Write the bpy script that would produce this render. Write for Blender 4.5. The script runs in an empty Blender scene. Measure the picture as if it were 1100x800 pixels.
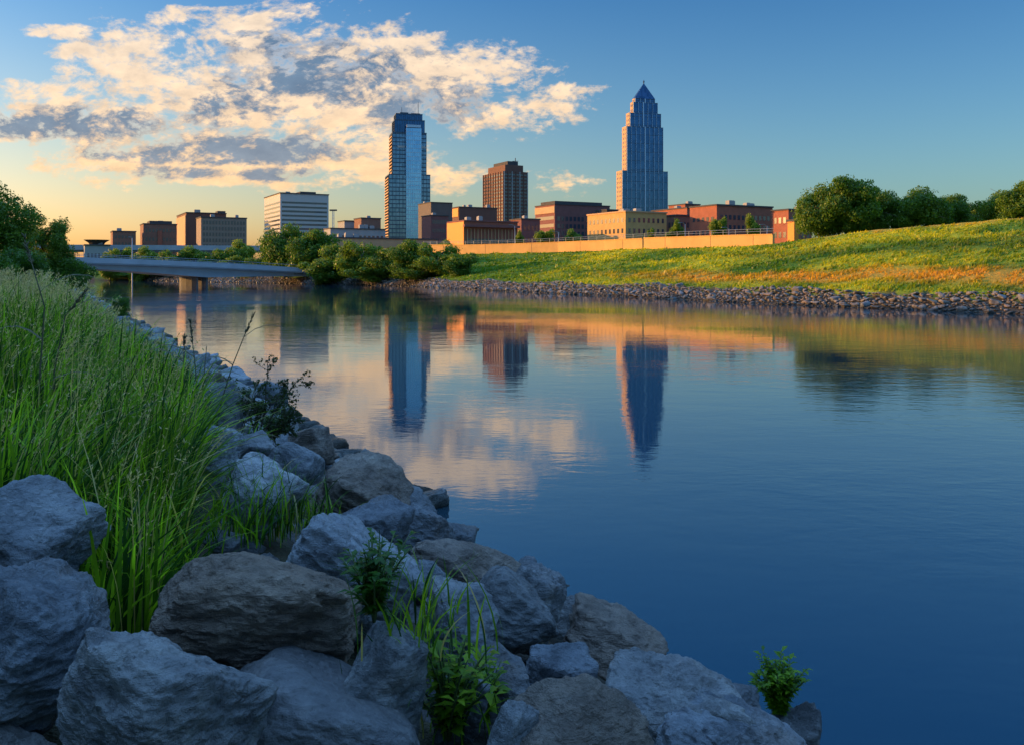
import bpy, bmesh, math, random
import numpy as np
from mathutils import Vector, Matrix

# ------------------------------------------------------------------ camera, sky, sun, exposure
scene = bpy.context.scene
C = scene.collection
R = math.radians
F = 950.0            # focal length in pixels of the 1100 px wide photograph
HORIZON = 290.0
EYE = 3.0            # camera height above the water
cam_data = bpy.data.cameras.new('camera')
cam = bpy.data.objects.new('camera', cam_data)
C.objects.link(cam)
cam.location = (0, 0, EYE)
cam.rotation_euler = (R(90), 0, 0)
cam_data.sensor_width = 36.0
cam_data.lens = 36.0 * F / 1100.0
cam_data.shift_y = -(400.0 - HORIZON) / 1100.0
cam_data.clip_start = 0.05
cam_data.clip_end = 12000
scene.camera = cam
scene.view_settings.view_transform = 'Standard'
scene.view_settings.look = 'None'
scene.view_settings.exposure = 0.92
scene.view_settings.gamma = 1.0
scene.view_settings.use_curve_mapping = False
scene.cycles.max_bounces = 6
scene.cycles.transparent_max_bounces = 8
scene.cycles.use_denoising = True

SUN_AZ = R(-75)      # measured from the view direction, negative to the left
SUN_EL = R(8.8)
sun_dir = Vector((math.sin(SUN_AZ) * math.cos(SUN_EL), math.cos(SUN_AZ) * math.cos(SUN_EL), math.sin(SUN_EL)))
sd = bpy.data.lights.new('sun', 'SUN')
sd.energy = 4.2
sd.angle = R(0.5)
sd.color = (1.0, 0.52, 0.16)
so = bpy.data.objects.new('sun', sd)
so.rotation_euler = sun_dir.to_track_quat('Z', 'Y').to_euler()
C.objects.link(so)

class NT:
    """small helper to write node maths"""
    def __init__(s, tree): s.t = tree; s.n = tree.nodes; s.l = tree.links
    def new(s, typ, **kw):
        nd = s.n.new(typ)
        for k, v in kw.items():
            setattr(nd, k, v)
        return nd
    def put(s, sock, v):
        if isinstance(v, bpy.types.NodeSocket): s.l.new(v, sock)
        elif v is not None: sock.default_value = v
    def m(s, op, a, b=None, c=None, clamp=False):
        nd = s.new('ShaderNodeMath', operation=op); nd.use_clamp = clamp
        s.put(nd.inputs[0], a); s.put(nd.inputs[1], b)
        if c is not None: s.put(nd.inputs[2], c)
        return nd.outputs[0]
    def mix(s, f, a, b, mode='MIX'):
        nd = s.new('ShaderNodeMix', data_type='RGBA', blend_type=mode); nd.clamp_factor = True
        s.put(nd.inputs[0], f)
        for i, v in ((6, a), (7, b)):
            if isinstance(v, tuple) and len(v) == 3: v = v + (1,)
            s.put(nd.inputs[i], v)
        return nd.outputs[2]
    def mr(s, v, a, b, c=0.0, d=1.0, smooth=True):
        nd = s.new('ShaderNodeMapRange'); nd.interpolation_type = 'SMOOTHSTEP' if smooth else 'LINEAR'
        s.put(nd.inputs[0], v); nd.inputs[1].default_value = a; nd.inputs[2].default_value = b
        s.put(nd.inputs[3], c); s.put(nd.inputs[4], d)
        return nd.outputs[0]
    def noise(s, vec, scale, detail=4, rough=0.55, dist=0.0, w=None):
        nd = s.new('ShaderNodeTexNoise'); nd.noise_dimensions = '3D' if w is None else '4D'
        if vec is not None: s.put(nd.inputs['Vector'], vec)
        nd.inputs['Scale'].default_value = scale; nd.inputs['Detail'].default_value = detail
        nd.inputs['Roughness'].default_value = rough; nd.inputs['Distortion'].default_value = dist
        if w is not None: nd.inputs['W'].default_value = w
        return nd.outputs[0]
    def vec(s, x, y, z):
        nd = s.new('ShaderNodeCombineXYZ')
        s.put(nd.inputs[0], x); s.put(nd.inputs[1], y); s.put(nd.inputs[2], z)
        return nd.outputs[0]
    def vm(s, op, a, b):
        nd = s.new('ShaderNodeVectorMath', operation=op); s.put(nd.inputs[0], a); s.put(nd.inputs[1], b)
        return nd.outputs[0]
    def ramp(s, f, stops):
        nd = s.new('ShaderNodeValToRGB'); s.put(nd.inputs[0], f)
        e = nd.color_ramp.elements
        while len(e) < len(stops): e.new(0.5)
        for q, (p, c) in zip(e, stops):
            q.position = p; q.color = tuple(c) + (1,)
        return nd.outputs[0]

world = bpy.data.worlds.new('World')
scene.world = world
world.use_nodes = True
def build_sky():
    w = NT(world.node_tree)
    w.n.clear()
    out = w.new('ShaderNodeOutputWorld'); bg = w.new('ShaderNodeBackground')
    sky = w.new('ShaderNodeTexSky', sky_type='NISHITA')
    sky.sun_disc = False
    sky.sun_elevation = SUN_EL
    sky.sun_rotation = SUN_AZ
    sky.air_density = 1.0; sky.dust_density = 1.6; sky.ozone_density = 2.5
    tc = w.new('ShaderNodeTexCoord')
    sep = w.new('ShaderNodeSeparateXYZ'); w.put(sep.inputs[0], tc.outputs['Generated'])
    x, y, z = sep.outputs
    yy = w.m('MAXIMUM', y, 0.08)
    u = w.m('DIVIDE', x, yy); v = w.m('DIVIDE', z, yy)
    # warmth low in the sky, strongest towards the sun; deeper blue overhead
    toward = w.m('ADD', w.m('MULTIPLY', x, math.sin(SUN_AZ)), w.m('MULTIPLY', y, math.cos(SUN_AZ)))
    low = w.m('POWER', w.mr(z, SKY_LO[0], SKY_LO[1], 1.0, 0.0, False), 1.6)
    warm = w.m('MULTIPLY', low, w.mr(toward, -0.15, 0.75, 0.22, 1.0))
    hs = w.new('ShaderNodeHueSaturation'); hs.inputs['Saturation'].default_value = 1.0
    w.put(hs.inputs['Color'], sky.outputs[0])
    blue = w.mix(1.0, hs.outputs[0], w.mix(w.mr(z, 0.05, 0.42, 0, 1, False), SKY_TINT, SKY_TOP), 'MULTIPLY')
    base = w.mix(warm, blue, w.mix(1.0, sky.outputs[0], SKY_WARM, 'MULTIPLY'))
    # clouds
    warp = w.noise(w.vec(u, v, 0.0), 5.0, 3, 0.5)
    p = w.vec(w.m('MULTIPLY_ADD', warp, 0.06, u), w.m('MULTIPLY', v, 1.75), 0.37)
    n1 = w.noise(p, 7.5, 10, 0.66, 0.3)
    p2 = w.vm('ADD', p, (-0.016, -0.014, 0.0))
    n2 = w.noise(p2, 7.5, 10, 0.66, 0.3)
    fine = w.noise(p, 38.0, 5, 0.65)
    fl = w.noise(w.vec(w.m('MULTIPLY', u, 1.0), w.m('MULTIPLY', v, 3.5), 2.1), 9.0, 7, 0.6)
    mask = None
    for (cx, cy, rx, ry, k) in CLOUDS:
        uu = (cx - 550) / F; vv = (HORIZON - cy) / F
        a = w.m('POWER', w.m('DIVIDE', w.m('SUBTRACT', u, uu), rx / F), 2.0)
        b = w.m('POWER', w.m('DIVIDE', w.m('SUBTRACT', v, vv), ry / F), 2.0)
        e = w.m('MULTIPLY', w.m('SUBTRACT', 1.0, w.m('ADD', a, b)), k)
        e = w.m('MAXIMUM', e, -1.2)
        mask = e if mask is None else w.m('SMOOTH_MAX', mask, e, 0.12)
    streak = w.mr(v, 0.08, 0.19, 0.75, 0.0)
    nn = w.m('ADD', w.m('MULTIPLY', n1, w.m('SUBTRACT', 1.0, streak)), w.m('MULTIPLY', fl, streak))
    dens = w.m('ADD', w.m('MULTIPLY', mask, 0.42), w.m('MULTIPLY', w.m('SUBTRACT', nn, 0.5), 2.1))
    dens = w.m('ADD', dens, w.m('MULTIPLY', w.m('SUBTRACT', fine, 0.5), 1.05))
    front = w.mr(y, 0.12, 0.3)
    alpha = w.m('MULTIPLY', w.m('MULTIPLY', w.mr(dens, 0.0, 0.34), 0.96), front)
    dk = None
    for (cx, cy, rx, ry) in DARKS:
        a = w.m('POWER', w.m('DIVIDE', w.m('SUBTRACT', u, (cx - 550) / F), rx / F), 2.0)
        b = w.m('POWER', w.m('DIVIDE', w.m('SUBTRACT', v, (HORIZON - cy) / F), ry / F), 2.0)
        e = w.m('MAXIMUM', w.m('SUBTRACT', 1.0, w.m('ADD', a, b)), -1.0)
        dk = e if dk is None else w.m('SMOOTH_MAX', dk, e, 0.2)
    inner = w.noise(w.vm('ADD', p, (3.1, 0.4, 1.7)), 12.0, 8, 0.66, 0.5)
    side = w.m('MULTIPLY', w.m('SUBTRACT', n1, n2), 5.0)
    shade = w.m('ADD', w.m('MULTIPLY', dk, 0.58), w.m('MULTIPLY', w.m('SUBTRACT', inner, 0.5), 4.6))
    shade = w.m('ADD', shade, w.m('MULTIPLY', w.m('SUBTRACT', nn, 0.5), 1.5))
    shade = w.m('SUBTRACT', shade, w.m('ADD', side, w.m('MULTIPLY', w.m('SUBTRACT', fine, 0.5), 2.4)))
    shade = w.m('MULTIPLY', w.mr(shade, -0.25, 0.70), w.mr(dens, 0.04, 0.34))
    lowc = w.mr(v, 0.05, 0.28)
    lit = w.mix(lowc, (0.52, 0.335, 0.175), (0.46, 0.36, 0.265))
    drk = w.mix(lowc, (0.14, 0.155, 0.18), (0.062, 0.105, 0.165))
    ccol = w.mix(shade, lit, drk)
    ccol = w.mix(1.0, ccol, w.ramp(w.noise(p, 24.0, 6, 0.65), [(0.3, (0.74, 0.76, 0.80)), (0.65, (1.06, 1.06, 1.04))]), 'MULTIPLY')
    ccol = w.mix(1.0, ccol, (10, 10, 10), 'MULTIPLY')
    full = w.mix(alpha, base, ccol)
    # added bright blue zenith, unseen above the view, made up to fill the shade
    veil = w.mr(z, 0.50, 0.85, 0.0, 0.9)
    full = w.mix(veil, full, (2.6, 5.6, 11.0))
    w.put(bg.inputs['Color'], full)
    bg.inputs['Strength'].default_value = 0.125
    w.put(out.inputs['Surface'], bg.outputs[0])
SKY_LO = (-0.02, 0.34)
SKY_TINT = (0.62, 0.92, 1.05)
SKY_TOP = (0.15, 0.47, 0.82)
SKY_WARM = (1.42, 0.84, 0.44)
CLOUDS = [(330, 88, 165, 84, 1.15), (200, 84, 130, 66, 0.9), (60, 130, 170, 30, 1.2), (525, 98, 112, 48, 0.95),
          (240, 170, 200, 34, 1.0), (150, 60, 60, 40, 0.35), (400, 172, 70, 34, 0.7),
          (492, 190, 44, 14, 0.35), (606, 200, 30, 10, 0.18), (20, 100, 60, 16, 0.8), (70, 33, 34, 9, 0.6),
          (185, 20, 30, 14, 0.5)]
DARKS = [(345, 88, 118, 50), (50, 132, 150, 17), (225, 160, 150, 15), (300, 190, 70, 8), (545, 98, 60, 18), (430, 125, 70, 24), (160, 188, 80, 8), (265, 122, 90, 22), (400, 66, 70, 22), (250, 58, 34, 16)]
build_sky()

# ------------------------------------------------------------------ helpers
_perm = np.random.RandomState(7).permutation(256); _perm = np.concatenate([_perm, _perm, _perm])
_grad = np.random.RandomState(3).normal(size=(256, 3)); _grad /= np.linalg.norm(_grad, axis=1)[:, None]
def perlin(p):
    """gradient noise of an (n,3) array, about -0.6..0.6"""
    p = np.asarray(p, dtype=np.float64)
    i = np.floor(p).astype(int); f = p - i; i &= 255
    u = f * f * f * (f * (f * 6 - 15) + 10)
    r = 0
    for dx in (0, 1):
        wx = u[:, 0] if dx else 1 - u[:, 0]
        for dy in (0, 1):
            wy = u[:, 1] if dy else 1 - u[:, 1]
            for dz in (0, 1):
                wz = u[:, 2] if dz else 1 - u[:, 2]
                h = _perm[_perm[_perm[(i[:, 0] + dx) & 255] + ((i[:, 1] + dy) & 255)] + ((i[:, 2] + dz) & 255)]
                g = _grad[h & 255]
                r = r + wx * wy * wz * ((f - (dx, dy, dz)) * g).sum(1)
    return r
def fbm(p, octaves=4, gain=0.5):
    r = 0; a = 1.0; q = np.array(p, dtype=np.float64)
    for k in range(octaves):
        r = r + a * perlin(q); a *= gain; q = q * 2.03 + 13.7
    return r
def fbm2(x, y, scale, octaves=4, gain=0.5, seed=0.0):
    x = np.asarray(x, float); y = np.asarray(y, float)
    q = np.stack([x.ravel() * scale, y.ravel() * scale, np.full(x.size, seed)], 1)
    return fbm(q, octaves, gain).reshape(x.shape)

def mesh_np(name, verts, faces, smooth=False, col=None):
    """faces: (n,k) array; col: per-vertex colours"""
    me = bpy.data.meshes.new(name)
    verts = np.asarray(verts, dtype=np.float32); faces = np.asarray(faces, dtype=np.int32)
    n, k = faces.shape
    me.vertices.add(len(verts)); me.vertices.foreach_set('co', verts.ravel())
    me.loops.add(n * k); me.loops.foreach_set('vertex_index', faces.ravel())
    me.polygons.add(n); me.polygons.foreach_set('loop_start', np.arange(0, n * k, k, dtype=np.int32))
    me.update(calc_edges=True); me.validate()
    if smooth: me.polygons.foreach_set('use_smooth', np.ones(n, dtype=bool))
    if col is not None:
        a = me.color_attributes.new('Col', 'FLOAT_COLOR', 'POINT')
        c = np.ones((len(verts), 4), dtype=np.float32); c[:, :3] = col
        a.data.foreach_set('color', c.ravel())
    return me
def link(name, me, mat, parent=None):
    o = bpy.data.objects.new(name, me)
    C.objects.link(o)
    if mat is not None and len(me.materials) == 0: me.materials.append(mat)
    if parent is not None: o.parent = parent
    return o
def tag(o, label=None, cat=None, group=None, kind=None):
    if label: o['label'] = label
    if cat: o['category'] = cat
    if group: o['group'] = group
    if kind: o['kind'] = kind
    return o
def empty(name, loc, rz, label, cat, group=None):
    o = bpy.data.objects.new(name, None); C.objects.link(o)
    o.location = loc; o.rotation_euler = (0, 0, rz); o.empty_display_size = 0.3
    return tag(o, label, cat, group)
class MB:
    """collects boxes, tubes and polygons; build() links them as one mesh"""
    def __init__(s): s.v = []; s.f = []
    def box(s, x0, y0, z0, x1, y1, z1):
        b = len(s.v)
        s.v += [(x0, y0, z0), (x1, y0, z0), (x1, y1, z0), (x0, y1, z0), (x0, y0, z1), (x1, y0, z1), (x1, y1, z1), (x0, y1, z1)]
        s.f += [(b, b+3, b+2, b+1), (b+4, b+5, b+6, b+7), (b, b+1, b+5, b+4), (b+1, b+2, b+6, b+5), (b+2, b+3, b+7, b+6), (b+3, b, b+4, b+7)]
        return s
    def prism(s, pts, z0, z1):
        b = len(s.v); n = len(pts)
        s.v += [(x, y, z0) for x, y in pts] + [(x, y, z1) for x, y in pts]
        s.f += [tuple(range(b + n - 1, b - 1, -1)), tuple(range(b + n, b + 2 * n))]
        for i in range(n):
            j = (i + 1) % n
            s.f.append((b + i, b + j, b + n + j, b + n + i))
        return s
    def tube(s, pts, radii, n=7, cap=True):
        b = len(s.v); pts = [Vector(p) for p in pts]
        for i, p in enumerate(pts):
            d = (pts[min(i + 1, len(pts) - 1)] - pts[max(i - 1, 0)]).normalized()
            a = d.cross(Vector((0, 0, 1)) if abs(d.z) < 0.9 else Vector((1, 0, 0))).normalized(); c = d.cross(a)
            r = radii[i] if hasattr(radii, '__len__') else radii
            for k in range(n):
                t = 2 * math.pi * k / n
                s.v.append(tuple(p + a * (math.cos(t) * r) + c * (math.sin(t) * r)))
        for i in range(len(pts) - 1):
            for k in range(n):
                k2 = (k + 1) % n
                s.f.append((b + i*n + k, b + i*n + k2, b + (i+1)*n + k2, b + (i+1)*n + k))
        if cap:
            s.f.append(tuple(b + k for k in range(n - 1, -1, -1))); e = b + (len(pts) - 1) * n
            s.f.append(tuple(e + k for k in range(n)))
        return s
    def mesh(s, name, smooth=False):
        me = bpy.data.meshes.new(name); me.from_pydata(s.v, [], s.f); me.update()
        if smooth:
            for p in me.polygons: p.use_smooth = True
        return me
    def build(s, name, mat, parent=None, smooth=False):
        return link(name, s.mesh(name, smooth), mat, parent)

def material(name, colour=(0.3, 0.3, 0.3), rough=0.7, spec=0.3, metal=0.0, vary=0.0, scale=1.0, bump=0.0, bscale=None, attr=False):
    """principled material with noise in colour and relief, in object coordinates"""
    mt = bpy.data.materials.new(name); mt.use_nodes = True
    t = NT(mt.node_tree); b = mt.node_tree.nodes['Principled BSDF']
    tc = t.new('ShaderNodeTexCoord').outputs['Object']
    col = t.new('ShaderNodeRGB').outputs[0]; col.default_value = tuple(colour) + (1,)
    if attr:
        at = t.new('ShaderNodeAttribute'); at.attribute_name = 'Col'; col = at.outputs['Color']
    if vary:
        n = t.noise(tc, scale, 6, 0.6)
        col = t.mix(1.0, col, t.ramp(n, [(0.25, (1 - vary,) * 3), (0.75, (1 + vary,) * 3)]), 'MULTIPLY')
    t.put(b.inputs['Base Color'], col)
    b.inputs['Roughness'].default_value = rough; b.inputs['Metallic'].default_value = metal
    b.inputs['Specular IOR Level'].default_value = spec
    if bump:
        bp = t.new('ShaderNodeBump'); bp.inputs['Strength'].default_value = 1.0; bp.inputs['Distance'].default_value = bump
        t.put(bp.inputs['Height'], t.noise(tc, bscale or scale * 3, 6, 0.6)); t.put(b.inputs['Normal'], bp.outputs[0])
    return mt

# ------------------------------------------------------------------ lie of the land
NEAR = [(300, -557), (57.85, -100), (4.85, 0), (-13.7, 35), (-42.0, 88), (-74.6, 150), (-105, 185), (-170, 215), (-400, 258), (-3000, 300)]
FAR = [(300, -420), (200, -230), (90, -35), (34.4, 59), (22.7, 77), (14, 95), (1.2, 119), (-18, 158), (-50, 192), (-100, 238), (-170, 264), (-400, 308), (-3000, 350)]
def sdist(x, y, line, side):
    x = np.asarray(x, float); y = np.asarray(y, float)
    best = np.full(x.shape, 1e18); sg = np.ones(x.shape)
    for (ax, ay), (bx, by) in zip(line[:-1], line[1:]):
        dx, dy = bx - ax, by - ay; L2 = dx * dx + dy * dy
        t = np.clip(((x - ax) * dx + (y - ay) * dy) / L2, 0, 1)
        ex = x - ax - t * dx; ey = y - ay - t * dy
        d = ex * ex + ey * ey
        cr = dx * ey - dy * ex
        m = d < best
        best = np.where(m, d, best); sg = np.where(m, np.sign(cr), sg)
    return np.sqrt(best) * sg * side
def d_near(x, y): return sdist(x, y, NEAR, 1.0)
def d_far(x, y): return sdist(x, y, FAR, -1.0)
def crest(x, y):
    q = np.where(y > 1, x / np.maximum(y, 1), 2.0)
    return np.interp(q, [-0.34, -0.2, -0.1, 0.3, 0.40, 0.58, 0.8], [4.2, 5.0, 6.6, 6.8, 8.0, 8.6, 8.9])
def ground(x, y):
    x = np.asarray(x, float); y = np.asarray(y, float)
    a = d_near(x, y); b = d_far(x, y)
    wob = fbm2(x, y, 0.11, 3, 0.5, 3.3); fine = fbm2(x, y, 0.9, 3, 0.5, 8.1)
    zn = np.interp(a, [0, 3.1, 4.6, 10, 16, 30, 46, 120], [0, 1.42, 1.68, 2.0, 3.4, 8.8, 8.8, 4])
    zn = zn + np.clip((a - 3) / 3, 0, 1) * (0.10 * fine + 0.12 * wob)
    zn = zn - 0.32 * np.clip(1 - a / 1.3, 0, 1) * np.clip((22 - y) / 6, 0, 1)
    c = crest(x, y)
    s = np.clip((b - 3) / 33, 0, 1)
    zf = 1.5 + (c - 1.5) * (s ** 0.92)
    zf = np.where(b < 3, np.interp(b, [0, 2.3, 3], [0, 1.25, 1.5]), zf)
    amp = np.clip((b - 3) / 4, 0, 1) * np.clip((37 - b) / 4, 0, 1)
    zf = zf + amp * (0.55 * wob + 0.16 * fine)
    zf = zf + np.clip((b - 60) / 60, 0, 1) * (7 - c) * (c > 5)
    bed = np.maximum(-2.2, 0.45 * np.maximum(a, b))
    return np.where(a > 0, zn, np.where(b > 0, zf, bed))
def gz(x, y): return float(ground(np.array([x]), np.array([y]))[0])
def at(px, py, Y):
    """point at depth Y seen at photograph pixel px, py"""
    return Vector(((px - 550) / F * Y, Y, EYE - (py - HORIZON) / F * Y))
def on_ground(px, py, lift=0.0, y0=2.0, y1=400.0):
    """where the sight line through a pixel first meets the ground (raised by lift)"""
    ys = np.exp(np.linspace(math.log(y0), math.log(y1), 1500))
    xs = (px - 550) / F * ys; zs = EYE - (py - HORIZON) / F * ys
    g = np.maximum(ground(xs, ys), 0) + lift
    hit = np.nonzero(zs <= g)[0]
    i = hit[0] if len(hit) else len(ys) - 1
    return Vector((xs[i], ys[i], zs[i]))

def build_ground():
    rings = np.concatenate([[0.0], np.exp(np.linspace(math.log(0.6), math.log(9000), 460))])
    ang = np.concatenate([np.linspace(-42, 42, 561), np.linspace(42, 318, 240)[1:-1]])
    A, Rr = np.meshgrid(np.radians(ang), rings)
    X = Rr * np.sin(A); Y = Rr * np.cos(A)
    Z = ground(X, Y)
    far_out = np.hypot(X, Y) > 3000
    nr, na = X.shape
    idx = np.arange(nr * na).reshape(nr, na)
    a = idx[:-1, :]; b = idx[1:, :]
    f = np.stack([a, np.roll(a, -1, 1), np.roll(b, -1, 1), b], -1).reshape(-1, 4)
    col = ground_colour(X.ravel(), Y.ravel())
    me = mesh_np('ground', np.stack([X, Y, Z], -1).reshape(-1, 3), f[:, ::-1], True, col)
    mt = bpy.data.materials.new('ground'); mt.use_nodes = True
    t = NT(mt.node_tree); p = mt.node_tree.nodes['Principled BSDF']
    at_ = t.new('ShaderNodeAttribute'); at_.attribute_name = 'Col'
    tc = t.new('ShaderNodeTexCoord').outputs['Object']
    n = t.noise(tc, 1.7, 7, 0.62)
    c = t.mix(1.0, at_.outputs['Color'], t.ramp(n, [(0.25, (0.7, 0.72, 0.7)), (0.5, (1, 1, 1)), (0.78, (1.3, 1.25, 1.1))]), 'MULTIPLY')
    t.put(p.inputs['Base Color'], c); p.inputs['Roughness'].default_value = 0.95; p.inputs['Specular IOR Level'].default_value = 0.1
    bp = t.new('ShaderNodeBump'); bp.inputs['Distance'].default_value = 0.25; bp.inputs['Strength'].default_value = 1.0
    t.put(bp.inputs['Height'], t.noise(tc, 2.3, 6, 0.65)); t.put(p.inputs['Normal'], bp.outputs[0])
    return tag(link('ground', me, mt), kind='structure')
def ground_colour(x, y):
    a = d_near(x, y); b = d_far(x, y)
    w1 = fbm2(x, y, 0.06, 4, 0.55, 1.2); w2 = fbm2(x, y, 0.35, 4, 0.6, 5.2)
    # streaks that run along the far bank
    st = fbm2(x * 0.34 + y * -0.02, b * 1.0, 0.30, 4, 0.6, 9.0)
    col = np.empty((x.size, 3))
    mud = np.array((0.045, 0.040, 0.032)); dirt = np.array((0.06, 0.055, 0.035))
    green = np.array((0.075, 0.150, 0.014)); dark = np.array((0.035, 0.085, 0.010)); straw = np.array((0.42, 0.23, 0.030)); yel = np.array((0.32, 0.32, 0.016))
    asphalt = np.array((0.09, 0.085, 0.08))
    col[:] = mud
    m = a > 3.0; col[m] = dirt
    q = x / np.maximum(y, 1)
    def mixc(c, k, f): f = np.clip(f, 0, 1)[:, None]; return c * (1 - f) + k * f
    g = mixc(np.tile(green, (x.size, 1)), yel, 0.45 + 2.2 * w1 + 0.9 * st)
    g = mixc(g, dark, (0.75 - np.abs(b - 20 - 8 * w1) / 7) * np.clip((q - 0.2) / 0.15, 0, 1) + 1.4 * np.clip(st - 0.12, 0, 1))
    g = mixc(g, straw, (1.35 - np.abs(b - 7.6 - 3 * w1) / 3.0 + 0.5 * st) * np.clip((q - 0.06) / 0.2, 0, 1))
    g = mixc(g, straw, (1.0 - np.abs(b - 35.5) / 2.2 + w2) * np.clip((q - 0.30) / 0.1, 0, 1))
    g = mixc(g, green * 0.9, np.clip((0.10 - q) / 0.15, 0, 1))
    m = (b > 2.2) & (b <= 60); col[m] = g[m]
    m = b > 60; col[m] = mixc(np.tile(green, (x.size, 1)), asphalt, np.clip((b - 60) / 20, 0, 0.7))[m]
    m = a > 12; col[m] = g[m] * 0.8
    return col
build_ground()

def build_water():
    me = bpy.data.meshes.new('water')
    xs = [-4000, -600, -200, -60, 0, 60, 200, 600, 4000]; ys = [-1500, -200, -20, 0, 10, 30, 80, 200, 500, 1500]
    v = [(x, y, 0.0) for y in ys for x in xs]; n = len(xs)
    f = [(j*n+i, j*n+i+1, (j+1)*n+i+1, (j+1)*n+i) for j in range(len(ys)-1) for i in range(n-1)]
    me.from_pydata(v, [], f); me.update()
    mt = bpy.data.materials.new('river_water'); mt.use_nodes = True
    t = NT(mt.node_tree); p = mt.node_tree.nodes['Principled BSDF']
    p.inputs['Base Color'].default_value = (0.011, 0.033, 0.048, 1)
    p.inputs['Roughness'].default_value = 0.03; p.inputs['IOR'].default_value = 2.3
    p.inputs['Specular IOR Level'].default_value = 0.62
    tc = t.new('ShaderNodeTexCoord').outputs['Object']
    mp = t.new('ShaderNodeMapping'); mp.inputs['Rotation'].default_value = (0, 0, R(12)); mp.inputs['Scale'].default_value = (0.55, 1.0, 1.0)
    t.put(mp.inputs[0], tc)
    a = t.noise(mp.outputs[0], 1.3, 3, 0.55, 0.3)
    b = t.noise(mp.outputs[0], 6.5, 4, 0.55, 0.4)
    calm = t.mr(t.noise(mp.outputs[0], 0.07, 3, 0.5), 0.38, 0.64, 0.25, 1.45)
    h = t.m('MULTIPLY', t.m('ADD', t.m('MULTIPLY', a, WAVE[0]), t.m('MULTIPLY', b, WAVE[1])), calm)
    bp = t.new('ShaderNodeBump'); bp.inputs['Strength'].default_value = 1.0; bp.inputs['Distance'].default_value = 1.0
    t.put(bp.inputs['Height'], h); t.put(p.inputs['Normal'], bp.outputs[0])
    return tag(link('water', me, mt), kind='structure')
WAVE = (0.008, 0.0023)
build_water()

# ------------------------------------------------------------------ materials
def stone_material(name, tones, rough_bump=0.012, strata=0.35):
    mt = bpy.data.materials.new(name); mt.use_nodes = True
    t = NT(mt.node_tree); p = mt.node_tree.nodes['Principled BSDF']
    tc = t.new('ShaderNodeTexCoord').outputs['Object']
    info = t.new('ShaderNodeObjectInfo').outputs['Random']
    q = t.vm('ADD', tc, t.vec(t.m('MULTIPLY', info, 37.0), 0.0, t.m('MULTIPLY', info, 11.0)))
    big = t.noise(q, 2.2, 5, 0.6, 0.4); mid = t.noise(q, 11.0, 7, 0.68, 0.2); fine = t.noise(q, 60.0, 6, 0.7)
    c = t.ramp(big, [(0.28, tones[0]), (0.5, tones[1]), (0.72, tones[2])])
    c = t.mix(0.75, c, t.ramp(mid, [(0.3, (0.42, 0.42, 0.44)), (0.55, (1.0, 1.0, 1.0)), (0.75, (1.35, 1.3, 1.22))]), 'MULTIPLY')
    # pale lichen and dark pits
    c = t.mix(t.mr(t.noise(q, 3.0, 8, 0.75), 0.56, 0.72, 0.0, 0.30), c, (0.44, 0.40, 0.33))
    c = t.mix(t.mr(t.noise(q, 1.3, 6, 0.7), 0.55, 0.70, 0.0, 0.45), c, (0.20, 0.145, 0.10))
    pit = t.mr(fine, 0.30, 0.42, 0.55, 0.0)
    c = t.mix(pit, c, (0.05, 0.045, 0.04))
    tint = t.ramp(info, [(0.0, (0.80, 0.82, 0.86)), (0.35, (1.05, 1.02, 0.98)), (0.7, (0.92, 0.95, 1.02)), (1.0, (1.12, 1.03, 0.92))])
    c = t.mix(1.0, c, tint, 'MULTIPLY')
    geo = t.new('ShaderNodeSeparateXYZ'); t.put(geo.inputs[0], t.new('ShaderNodeNewGeometry').outputs['Position'])
    wet = t.mr(t.m('ADD', geo.outputs[2], t.m('MULTIPLY', mid, 0.10)), 0.18, 0.36, 1.0, 0.0)
    c = t.mix(wet, c, t.mix(1.0, c, (0.34, 0.34, 0.30), 'MULTIPLY'))
    t.put(p.inputs['Base Color'], c)
    t.put(p.inputs['Roughness'], t.m('MULTIPLY_ADD', wet, -0.5, 0.82)); p.inputs['Specular IOR Level'].default_value = 0.28
    sv = t.new('ShaderNodeMapping'); sv.inputs['Scale'].default_value = (1.0, 1.0, 5.5); sv.inputs['Rotation'].default_value = (R(24), R(-20), 0)
    t.put(sv.inputs[0], q)
    lay = t.noise(sv.outputs[0], 4.5, 7, 0.68, 0.5)
    vo = t.new('ShaderNodeTexVoronoi'); vo.feature = 'DISTANCE_TO_EDGE'; t.put(vo.inputs['Vector'], t.vm('ADD', q, t.vec(mid, big, mid))); vo.inputs['Scale'].default_value = 2.6
    crack = t.mr(vo.outputs['Distance'], 0.0, 0.10, -0.22, 0.0)
    h = t.m('ADD', t.m('MULTIPLY', mid, 2.0), t.m('MULTIPLY', fine, 0.75))
    h = t.m('ADD', h, t.m('MULTIPLY', lay, 3.0 * strata)); h = t.m('ADD', h, crack)
    bp = t.new('ShaderNodeBump'); bp.inputs['Strength'].default_value = 1.0; bp.inputs['Distance'].default_value = rough_bump * 2.3
    t.put(bp.inputs['Height'], h); t.put(p.inputs['Normal'], bp.outputs[0])
    return mt
M = {}
M['grey_stone'] = stone_material('grey_limestone', ((0.13, 0.14, 0.15), (0.25, 0.26, 0.27), (0.40, 0.40, 0.39)), 0.014, 0.5)
M['pale_stone'] = stone_material('pale_limestone', ((0.24, 0.245, 0.25), (0.35, 0.355, 0.36), (0.47, 0.47, 0.46)), 0.012, 0.5)
M['brown_stone'] = stone_material('brown_stone', ((0.16, 0.12, 0.095), (0.26, 0.20, 0.155), (0.37, 0.30, 0.24)), 0.015, 0.8)
M['dark_stone'] = stone_material('dark_stone', ((0.10, 0.105, 0.11), (0.17, 0.175, 0.18), (0.26, 0.26, 0.26)), 0.012, 0.5)
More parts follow.
